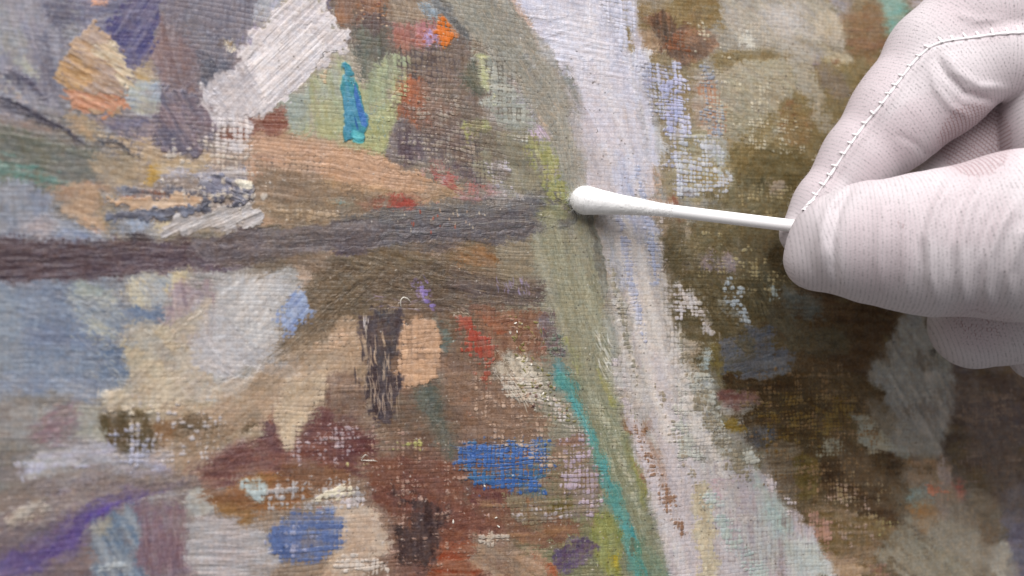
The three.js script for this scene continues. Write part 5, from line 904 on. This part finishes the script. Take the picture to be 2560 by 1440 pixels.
// ---------------------------------------------------------------- cotton swab
const SW = 177.5, headC = pixelOf(surface(1462, 500, 1.85));
const swabDepth = headC[2];
const sA = at(1424.5, 496, swabDepth), sB = at(2330, 607.5, swabDepth - 1.5), axis = sB.clone().sub(sA).normalize();
const swab = new THREE.Group();
swab.name = 'cotton_swab'; tag(swab, 'white cotton swab held by the gloved hand, its tip touching the painting', 'cotton swab');
swab.position.copy(sA).multiplyScalar(MM); swab.quaternion.setFromUnitVectors(new THREE.Vector3(0, 1, 0), axis);
scene.add(swab);
{
  const mmPx = (w) => w * swabDepth * TANH / (PW / 2);
  const prof = [[0, 0], [2.5, 10], [7, 19], [14, 27], [24, 33], [36, 36], [50, 35.5], [76, 31.3], [116, 26.4], [150, 23.3], [176, 21.1], [200, 18.9], [218, 17.4], [236, 16.4], [252, 15.9], [256, 15.4]].map(([y, r]) => new THREE.Vector2(mmPx(r) * MM, mmPx(y) * MM));
  const curve = new THREE.SplineCurve(prof), g = new THREE.LatheGeometry(curve.getPoints(120).map((p) => new THREE.Vector2(Math.max(0, p.x), p.y)), 64), q = g.attributes.position;
  for (let i = 0; i < q.count; i++) { const x = q.getX(i), y = q.getY(i), z = q.getZ(i), a = Math.atan2(z, x), f = 1 + 0.05 * (fbm(Math.cos(a) * 1.3 + y * 500 + 9, Math.sin(a) * 1.3 + 4) - 0.5) + 0.018 * (noise(y * 9000, a * 0.6 + y * 900) - 0.5); q.setXYZ(i, x * f, y, z * f); }
  g.computeVertexNormals();
  const cw = 256, cd = new Uint8Array(cw * cw * 4);
  for (let j = 0; j < cw; j++) for (let i = 0; i < cw; i++) { const n = 255 * clamp(0.5 * noise(i / 24 + j / 40, j / 1.6) + 0.5 * noise(i / 9 + 7, j / 3 + i / 30)); cd.set([n, n, n, 255], (j * cw + i) * 4); }
  const wool = new THREE.MeshPhysicalMaterial({ color: new THREE.Color(0.87, 0.862, 0.85), roughness: 1, specularIntensity: 0.1, sheen: 0.4, sheenColor: new THREE.Color(1, 1, 1), sheenRoughness: 0.8, bumpMap: texture(cd, cw, cw, false, true), bumpScale: 0.00006 });
  const tip = new THREE.Mesh(g, wool); tip.name = 'cotton_tip'; tip.castShadow = tip.receiveShadow = true; swab.add(tip);
  const L = 74 * MM, y0 = mmPx(215) * MM, rod = new THREE.CylinderGeometry(mmPx(15.6) * MM, mmPx(15.6) * MM, L - y0, 40, 1);
  rod.translate(0, (L + y0) / 2, 0);
  const stick = new THREE.Mesh(rod, new THREE.MeshPhysicalMaterial({ color: new THREE.Color(0.9, 0.89, 0.885), roughness: 0.7, specularIntensity: 0.3 }));
  stick.name = 'stick'; stick.castShadow = stick.receiveShadow = true; swab.add(stick);
  // loose cotton fibres round the tip
  const hair = new THREE.ConeGeometry(0.012 * MM, 0.85 * MM, 3, 1); hair.translate(0, 0.4 * MM, 0);
  const fz = new THREE.InstancedMesh(hair, wool, 1500), m4 = new THREE.Matrix4(), qq = new THREE.Quaternion(), P = new THREE.Vector3(), Nn = new THREE.Vector3(), S = new THREE.Vector3();
  for (let n = 0; n < 1500; n++) { const i = Math.floor(rnd() * q.count); P.fromBufferAttribute(q, i); Nn.fromBufferAttribute(g.attributes.normal, i).add(new THREE.Vector3(rnd() - 0.5, rnd() - 0.5, rnd() - 0.5).multiplyScalar(2.2)).normalize(); qq.setFromUnitVectors(new THREE.Vector3(0, 1, 0), Nn); m4.compose(P, qq, S.set(1, 0.4 + 0.9 * rnd(), 1)); fz.setMatrixAt(n, m4); }
  fz.name = 'cotton_fibres'; fz.userData.kind = 'stuff'; fz.castShadow = true; swab.add(fz);
}
// ---------------------------------------------------------------- gloved hand: one smooth skin round chains of tapered capsules
// a bone: two measured places [u, v, depth, radius in photograph pixels]; k = how softly it joins what came before
const bones = [];
function bone(name, a, b, k = 1.2, hollow = false) {
  const mk = ([u, v, d, r]) => ({ p: at(u, v, d), r: r * d * TANH / (PW / 2) }), A = mk(a), Bq = mk(b);
  bones.push({ name, a: A.p, b: Bq.p, ra: A.r, rb: Bq.r, k, hollow, d: Bq.p.clone().sub(A.p), l2: Bq.p.distanceToSquared(A.p) });
}
const chain = (name, list, k, hollow) => { for (let i = 0; i < list.length - 1; i++) bone(name, list[i], list[i + 1], i ? (k || 1.2) : (k || 1.2), hollow); };
const HANDEND = 175;
// forefinger: its back (upper left of the seam) and its side (lower right of the seam)
chain('forefinger', [[2004,584,181.5,55], [2062,512,181.5,72], [2148,395,182,88], [2247,265,183,104], [2343,142,184,120], [2465,40,184,138], [2750,0,184,150]], 2.5);
chain('forefinger_side', [[2030,565,182,40], [2120,445,182,80], [2238,305,182.5,114], [2348,215,182,124], [2480,142,180.5,98], [2760,130,179,112]], 2.5);
// thumb in front, its empty fabric tip folded to a blunt wedge
chain('thumb', [[2038,642,172,54], [2090,622,170.5,100], [2190,610,169.5,138], [2330,609,168,168], [2540,590,167,200], [2800,560,167,215]], 4);
chain('thumb', [[2020,658,172.5,42], [2058,578,171.5,46], [2142,526,170,48]], 4);
// the other fingers, curled behind
chain('middle_finger', [[2230,600,189,80], [2420,400,190,96], [2620,200,190,120], [2800,120,188,130]], 2);
chain('ring_finger', [[2460,620,194,80], [2640,380,194,100], [2850,200,192,130]], 2);
chain('ring_finger_tip', [[2436,810,187,112], [2520,778,186,128], [2700,700,184,150]], 2);
chain('little_finger', [[2590,880,190,70], [2680,830,189,110], [2800,760,187,140]], 2);
// palm and wrist beyond the frame
chain('palm', [[2760,330,182,260], [2900,560,180,330], [3300,640,178,330]], 6);
const SEAMPATH = [[2010,528],[2035,496],[2062,460],[2094,412],[2130,358],[2166,308],[2200,268],[2232,226],[2262,186],[2286,156],[2306,136],[2330,117],[2362,105],[2400,99],[2440,94],[2480,88],[2520,84],[2562,82]];
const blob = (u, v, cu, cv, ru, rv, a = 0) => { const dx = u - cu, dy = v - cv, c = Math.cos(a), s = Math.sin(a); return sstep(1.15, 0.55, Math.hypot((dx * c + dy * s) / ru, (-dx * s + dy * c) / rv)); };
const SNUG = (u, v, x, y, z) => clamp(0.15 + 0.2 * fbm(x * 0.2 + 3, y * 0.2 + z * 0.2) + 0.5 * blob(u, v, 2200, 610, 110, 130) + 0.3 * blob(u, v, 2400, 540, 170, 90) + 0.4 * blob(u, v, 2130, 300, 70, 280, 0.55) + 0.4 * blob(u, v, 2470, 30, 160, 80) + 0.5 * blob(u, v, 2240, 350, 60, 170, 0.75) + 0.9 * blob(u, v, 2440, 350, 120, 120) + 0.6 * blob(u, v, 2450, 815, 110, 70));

const FOLDS = [
  [[[2140,455],[2100,520],[2082,590],[2084,660],[2100,735]], 11, -0.55], [[[2120,455],[2068,520],[2050,600],[2052,700]], 12, 0.35],
  [[[2400,430],[2345,510],[2322,590],[2326,690],[2345,780]], 13, 0.5], [[[2372,430],[2318,510],[2296,590],[2300,690]], 12, -0.3],
  [[[2470,430],[2425,520],[2405,610],[2405,700],[2415,800]], 14, 0.6], [[[2440,440],[2392,520],[2374,610],[2374,720]], 12, -0.4],
  [[[2560,470],[2505,560],[2476,640],[2466,720],[2478,800]], 15, 0.75], [[[2530,450],[2470,560],[2442,650],[2440,760]], 12, -0.4],
  [[[2620,520],[2555,590],[2522,680],[2520,780]], 16, 0.7], [[[2230,470],[2200,560],[2196,650],[2210,760]], 14, 0.22], [[[2290,450],[2262,560],[2260,680],[2275,770]], 13, 0.2],
  [[[2336,128],[2362,185],[2410,232],[2500,258]], 10, -0.6], [[[2360,120],[2395,180],[2450,215],[2540,225]], 12, 0.4], [[[2320,150],[2340,220],[2380,270],[2440,300]], 11, 0.3],
  [[[2004,520],[2056,450],[2124,352],[2194,262],[2256,180],[2300,130],[2326,109],[2360,97],[2440,86],[2580,74]], 6, -0.02],
  [[[2018,540],[2068,470],[2136,366],[2206,276],[2268,194],[2312,144],[2336,124],[2366,112],[2440,101],[2580,90]], 9, 0.26],
  [[[2380,30],[2440,50],[2520,50]], 10, 0.2], [[[2230,330],[2290,360],[2330,400]], 9, -0.15],
];

const smin = (a, b, k) => { const h = Math.max(k - Math.abs(a - b), 0) / k; return Math.min(a, b) - h * h * k * 0.25; };
const groups = [...new Set(bones.map((b) => b.name))], byGroup = groups.map((n) => bones.filter((b) => b.name === n && !b.hollow)), cuts = bones.filter((b) => b.hollow);
function boneDist(b, x, y, z) {
  const px = x - b.a.x, py = y - b.a.y, pz = z - b.a.z, t = clamp((px * b.d.x + py * b.d.y + pz * b.d.z) / b.l2), qx = px - b.d.x * t, qy = py - b.d.y * t, qz = pz - b.d.z * t;
  return Math.sqrt(qx * qx + qy * qy + qz * qz) - (b.ra + (b.rb - b.ra) * t);
}
const JOIN = 0.7;
function folds(x, y, z) {                                                // creases and puckers of the cloth, millimetres in or out
  const [u, v] = pixelOf(FP.set(x, y, z));
  if (u > 2640) return 0;
  let s = 0;
  for (const [list, w, h] of FOLDS) {
    let best = 1e9, f = 0;
    for (let i = 0; i < list.length - 1; i++) { const a = list[i], b = list[i + 1], ex = b[0] - a[0], ey = b[1] - a[1], q = clamp(((u - a[0]) * ex + (v - a[1]) * ey) / (ex * ex + ey * ey)), d = Math.hypot(u - a[0] - q * ex, v - a[1] - q * ey); if (d < best) { best = d; f = (i + q) / (list.length - 1); } }
    if (best < w * 2.4) s += h * Math.exp(-best * best / (w * w)) * sstep(-0.02, 0.25, f) * sstep(1.02, 0.75, f);
  }
  return s;
}
const FP = new THREE.Vector3();
function sdf(x, y, z) {
  let all = 1e9;
  for (const list of byGroup) {
    let d = 1e9;
    for (const b of list) d = smin(d, boneDist(b, x, y, z), b.k);
    all = all > 1e8 ? d : smin(all, d, JOIN);
  }
  for (const b of cuts) { const c = -boneDist(b, x, y, z); all = -smin(-all, -c, b.k); }
  if (all > -2.2 && all < 2.2) all -= folds(x, y, z);
  return all + 0.16 * (fbm(x * 0.22 + z * 0.13 + 50, y * 0.22 - z * 0.09 + 20) - 0.5) * 2 * 0.5;
}
const CELL = 0.55, lowB = new THREE.Vector3(1e9, 1e9, 1e9), highB = new THREE.Vector3(-1e9, -1e9, -1e9);
for (const b of bones) for (const [p, r] of [[b.a, b.ra], [b.b, b.rb]]) { lowB.min(p.clone().subScalar(r + 2)); highB.max(p.clone().addScalar(r + 2)); }
highB.x = Math.min(highB.x, HANDEND);
function surfaceNet() {
  const nx = Math.ceil((highB.x - lowB.x) / CELL), ny = Math.ceil((highB.y - lowB.y) / CELL), nz = Math.ceil((highB.z - lowB.z) / CELL), f = new Float32Array(nx * ny * nz), id = new Int32Array(nx * ny * nz).fill(-1);
  const skip = 4;
  for (let k = 0; k < nz; k += skip) for (let j = 0; j < ny; j += skip) for (let i = 0; i < nx; i += skip) {
    const c = sdf(lowB.x + (i + 1.5) * CELL, lowB.y + (j + 1.5) * CELL, lowB.z + (k + 1.5) * CELL), far = Math.abs(c) > skip * CELL * 1.6;
    for (let kk = k; kk < Math.min(nz, k + skip); kk++) for (let jj = j; jj < Math.min(ny, j + skip); jj++) for (let ii = i; ii < Math.min(nx, i + skip); ii++) f[(kk * ny + jj) * nx + ii] = far ? c : sdf(lowB.x + ii * CELL, lowB.y + jj * CELL, lowB.z + kk * CELL);
  }
  for (let k = 0; k < nz; k++) for (let j = 0; j < ny; j++) f[(k * ny + j) * nx + nx - 1] = 1;      // the cuff end, closed
  const pos = [], tri = [], o = [1, nx, nx * ny];
  for (let k = 0; k < nz - 1; k++) for (let j = 0; j < ny - 1; j++) for (let i = 0; i < nx - 1; i++) {
    const c = (k * ny + j) * nx + i;
    let n = 0, sx = 0, sy = 0, sz = 0, neg = 0;
    for (let q = 0; q < 8; q++) if (f[c + (q & 1) + ((q >> 1) & 1) * nx + (q >> 2) * nx * ny] < 0) neg++;
    if (neg === 0 || neg === 8) continue;
    for (let ax = 0; ax < 3; ax++) for (let q = 0; q < 4; q++) {
      const b1 = (ax + 1) % 3, b2 = (ax + 2) % 3, off = [0, 0, 0]; off[b1] = q & 1; off[b2] = q >> 1;
      const p0 = c + off[0] + off[1] * nx + off[2] * nx * ny, va = f[p0], vb = f[p0 + o[ax]];
      if ((va < 0) === (vb < 0)) continue;
      const t = va / (va - vb); off[ax] = t; sx += off[0]; sy += off[1]; sz += off[2]; n++;
    }
    id[c] = pos.length / 3;
    pos.push(lowB.x + (i + sx / n) * CELL, lowB.y + (j + sy / n) * CELL, lowB.z + (k + sz / n) * CELL);
  }
  for (let k = 1; k < nz - 1; k++) for (let j = 1; j < ny - 1; j++) for (let i = 1; i < nx - 1; i++) {
    const c = (k * ny + j) * nx + i;
    for (let ax = 0; ax < 3; ax++) {
      const va = f[c], vb = f[c + o[ax]];
      if ((va < 0) === (vb < 0)) continue;
      const u = o[(ax + 1) % 3], w = o[(ax + 2) % 3], q = [id[c - u - w], id[c - w], id[c], id[c - u]];
      if (q.some((z) => z < 0)) continue;
      if (va < 0) tri.push(q[0], q[1], q[2], q[0], q[2], q[3]); else tri.push(q[0], q[2], q[1], q[0], q[3], q[2]);
    }
  }
  return { pos, tri };
}
const grad = (x, y, z) => { const e = 0.25; return new THREE.Vector3(sdf(x + e, y, z) - sdf(x - e, y, z), sdf(x, y + e, z) - sdf(x, y - e, z), sdf(x, y, z + e) - sdf(x, y, z - e)).normalize(); };
function touch(u, v) {                                                   // first place on the glove along a line of sight
  const d = sees(u, v), L = d.length(); d.normalize();
  let t = 120; for (let n = 0; n < 160; n++) { const s = sdf(eye.x + d.x * t, eye.y + d.y * t, eye.z + d.z * t); if (s < 0.01) return eye.clone().addScaledVector(d, t); t += Math.max(0.05, s * 0.7); if (t > 300) break; }
  return null;
}
const net = surfaceNet();
// knit fabric: one repeat of 8 x 8 stitches; skin shows faintly through the holes
function knit(hole, holeColour) {
  const S = 256, c = new Uint8Array(S * S * 4), b = new Uint8Array(S * S * 4);
  for (let j = 0; j < S; j++) for (let i = 0; i < S; i++) {
    const x = i / S * 8, y = j / S * 7, col = Math.floor(x), fx = x - col - 0.5, row = Math.floor(y + (col & 1 ? 0.5 : 0)), fy = y + (col & 1 ? 0.5 : 0) - row - 0.5;
    const rib = Math.cos(fx * Math.PI * 2) * 0.5 + 0.5, vee = Math.cos((fy * 2 + Math.abs(fx) * 1.6) * Math.PI) * 0.5 + 0.5;
    const h = clamp(0.55 * rib + 0.35 * vee + 0.2 * (noise(i / 3, j / 3) - 0.5)), gap = clamp(sstep(0.3, 0.12, Math.hypot(Math.abs(fx) - 0.5, fy * 0.8)) * hole);
    const f = 0.972 + 0.012 * h + 0.03 * noise(i / 2.5, j / 2.5);
    for (let z = 0; z < 3; z++) c[(j * S + i) * 4 + z] = 255 * mix(f, holeColour[z], gap);
    c[(j * S + i) * 4 + 3] = 255;
    const bb = 255 * clamp(h - gap * 0.4); b.set([bb, bb, bb, 255], (j * S + i) * 4);
  }
  return [texture(c, S, S, true, true), texture(b, S, S, false, true)];
}
const fabrics = [[0.02, 'loose'], [0.1, 'snug'], [0.7, 'tight']].map(([h, n]) => { const [map, bumpMap] = knit(h, h > 0.5 ? [0.5, 0.3, 0.27] : [0.74, 0.55, 0.57]); const m = new THREE.MeshPhysicalMaterial({ map, bumpMap, bumpScale: 0.000004, vertexColors: true, roughness: 1, specularIntensity: 0.05, sheen: 0.12, sheenColor: new THREE.Color(1, 1, 1), sheenRoughness: 0.9 }); m.name = n + ' knit cotton'; return m; });
const hand = new THREE.Group();
hand.name = 'gloved_hand'; tag(hand, 'hand in a white knitted cotton glove pinching the cotton swab', 'hand');
const origin = at(2230, 560, 178).multiplyScalar(MM);
hand.position.copy(origin); scene.add(hand);
const STITCH = 0.62;                                                      // millimetres between ribs
{
  const V3 = new THREE.Vector3(), P = net.pos, nv = P.length / 3, near = new Uint16Array(nv), nrm = new Float32Array(nv * 3), tint = new Float32Array(nv * 3), tight = new Float32Array(nv);
  const solid = bones.filter((b) => !b.hollow && !/fold/.test(b.name));
  for (let i = 0; i < nv; i++) {
    const x = P[i * 3], y = P[i * 3 + 1], z = P[i * 3 + 2], n = grad(x, y, z);
    n.toArray(nrm, i * 3);
    let best = 1e9; for (let q = 0; q < solid.length; q++) { const d = boneDist(solid[q], x, y, z); if (d < best) { best = d; near[i] = q; } }
    const [u, v] = pixelOf(V3.set(x, y, z)); tight[i] = SNUG(u, v, x, y, z);
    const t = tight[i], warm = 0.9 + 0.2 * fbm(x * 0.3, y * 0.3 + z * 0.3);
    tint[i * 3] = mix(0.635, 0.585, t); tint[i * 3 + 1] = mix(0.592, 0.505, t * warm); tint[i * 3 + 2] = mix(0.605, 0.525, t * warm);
  }
  const out = [{}, {}, {}].map(() => ({ p: [], n: [], u: [], c: [] })), frames = solid.map((b) => { const w = b.d.clone().normalize(), a = new THREE.Vector3().crossVectors(w, fwd).normalize(), c = new THREE.Vector3().crossVectors(w, a).normalize(); let L = 0; for (const q of solid) { if (q === b) break; if (q.name === b.name) L += Math.sqrt(q.l2); } return { w, a, c, L, r: (b.ra + b.rb) / 2 }; });
  // which girth to use along one finger: one number per finger, so that ribs run on from bone to bone
  const girth = {}; for (const b of solid) girth[b.name] = Math.max(girth[b.name] || 0, (b.ra + b.rb) / 2);
  for (let t = 0; t < net.tri.length; t += 3) {
    const id = [net.tri[t], net.tri[t + 1], net.tri[t + 2]], bi = near[id[0]], b = solid[bi], F = frames[bi], tt = (tight[id[0]] + tight[id[1]] + tight[id[2]]) / 3 + 0.12 * (rnd() - 0.5), o = out[tt < 0.4 ? 0 : tt < 0.9 ? 1 : 2], angs = [], al = [];
    for (const i of id) { V3.set(P[i * 3] - b.a.x, P[i * 3 + 1] - b.a.y, P[i * 3 + 2] - b.a.z); angs.push(Math.atan2(V3.dot(F.a), -V3.dot(F.c))); al.push(V3.dot(F.w) + F.L); }
    for (let q = 1; q < 3; q++) { if (angs[q] - angs[0] > Math.PI) angs[q] -= 2 * Math.PI; if (angs[q] - angs[0] < -Math.PI) angs[q] += 2 * Math.PI; }
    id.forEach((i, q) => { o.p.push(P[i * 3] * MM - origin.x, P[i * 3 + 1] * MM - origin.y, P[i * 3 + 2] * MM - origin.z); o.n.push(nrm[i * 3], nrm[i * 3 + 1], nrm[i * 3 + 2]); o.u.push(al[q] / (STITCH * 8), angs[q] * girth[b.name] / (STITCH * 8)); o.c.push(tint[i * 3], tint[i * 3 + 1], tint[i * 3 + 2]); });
  }
  const g = new THREE.BufferGeometry(), all = { p: [], n: [], u: [], c: [] };
  let start = 0;
  out.forEach((o, m) => { for (const k of ['p', 'n', 'u', 'c']) for (const v of o[k]) all[k].push(v); const n = o.p.length / 3; if (n) g.addGroup(start, n, m); start += n; });
  g.setAttribute('position', new THREE.Float32BufferAttribute(all.p, 3)); g.setAttribute('normal', new THREE.Float32BufferAttribute(all.n, 3)); g.setAttribute('uv', new THREE.Float32BufferAttribute(all.u, 2)); g.setAttribute('color', new THREE.Float32BufferAttribute(all.c, 3));
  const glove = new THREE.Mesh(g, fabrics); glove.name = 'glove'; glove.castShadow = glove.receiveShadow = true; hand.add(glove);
  // fine fuzz standing off the cotton
  const hair = new THREE.ConeGeometry(0.006 * MM, 0.75 * MM, 3, 1); hair.translate(0, 0.3 * MM, 0);
  const list = []; for (let i = 0; i < nv; i++) { const [u, v] = pixelOf(V3.set(P[i * 3], P[i * 3 + 1], P[i * 3 + 2])); if (u < 2600 && v > -60 && v < 1000) list.push(i); }
  const NF = 4200, fz = new THREE.InstancedMesh(hair, new THREE.MeshStandardMaterial({ color: new THREE.Color(0.9, 0.88, 0.89), roughness: 1 }), NF), m4 = new THREE.Matrix4(), qq = new THREE.Quaternion(), A = new THREE.Vector3(), D = new THREE.Vector3(), S = new THREE.Vector3();
  for (let n = 0; n < NF; n++) { const i = list[Math.floor(rnd() * list.length)]; A.set(P[i * 3] * MM - origin.x, P[i * 3 + 1] * MM - origin.y, P[i * 3 + 2] * MM - origin.z); D.set(nrm[i * 3] + (rnd() - 0.5) * 1.8, nrm[i * 3 + 1] + (rnd() - 0.5) * 1.8, nrm[i * 3 + 2] + (rnd() - 0.5) * 1.8).normalize(); qq.setFromUnitVectors(new THREE.Vector3(0, 1, 0), D); m4.compose(A, qq, S.set(1, 0.35 + 0.9 * rnd(), 1)); fz.setMatrixAt(n, m4); }
  fz.name = 'cotton_fuzz'; fz.userData.kind = 'stuff'; fz.castShadow = true; hand.add(fz);
}
// the overlocked seam along the forefinger, with every stitch over it
const thread = new THREE.MeshPhysicalMaterial({ color: new THREE.Color(0.84, 0.81, 0.815), roughness: 1, specularIntensity: 0.2 });
{
  const path = SEAMPATH.map(([u, v]) => touch(u, v)).filter(Boolean), lift = path.map((p) => p.clone().addScaledVector(grad(p.x, p.y, p.z), 0.12));
  const c = new THREE.CatmullRomCurve3(lift.map((p) => p.clone().multiplyScalar(MM).sub(origin))), g = new THREE.TubeGeometry(c, 260, 0.2 * MM, 8, false), q = g.attributes.position;
  for (let i = 0; i < q.count; i++) { const ring = Math.floor(i / 9) / 260, a = c.getPointAt(ring), f = 0.75 + 0.7 * noise(ring * 110, 3) * noise(ring * 31, 9) + 0.25 * Math.abs(Math.sin(ring * 26 * Math.PI)); q.setXYZ(i, a.x + (q.getX(i) - a.x) * f, a.y + (q.getY(i) - a.y) * f, a.z + (q.getZ(i) - a.z) * f); }
  g.computeVertexNormals();
  const seam = new THREE.Mesh(g, thread); seam.name = 'seam'; seam.castShadow = seam.receiveShadow = true; hand.add(seam);
  const n = 27;
  for (let i = 0; i < n; i++) {
    const f = (i + 0.5 + 0.25 * (rnd() - 0.5)) / n, a = c.getPointAt(f), tan = c.getTangentAt(f), w = a.clone().add(origin).multiplyScalar(1 / MM), nn = grad(w.x, w.y, w.z), side = new THREE.Vector3().crossVectors(tan, nn).normalize();
    if (side.dot(up) < 0) side.negate();
    const len = (i > n * 0.68 ? 1.2 : 0.75) * (0.8 + 0.4 * rnd()), base = w.clone().addScaledVector(nn, 0.16).addScaledVector(side, -0.3), mid = w.clone().addScaledVector(side, len * 0.5).addScaledVector(nn, 0.14), end = w.clone().addScaledVector(side, len).addScaledVector(tan, (rnd() - 0.5) * 0.3);
    const t = touch(...pixelOf(end).slice(0, 2)) || end, e2 = t.clone().addScaledVector(nn, -0.08);
    const s = new THREE.TubeGeometry(new THREE.QuadraticBezierCurve3(base, mid, e2), 6, 0.2, 6, false); s.scale(MM, MM, MM); s.translate(-origin.x, -origin.y, -origin.z);
    const m = new THREE.Mesh(s, thread); m.name = i ? 'stitch_' + String(i).padStart(3, '0') : 'stitch'; m.castShadow = m.receiveShadow = true; seam.add(m);
  }
}
renderer.render(scene, camera);
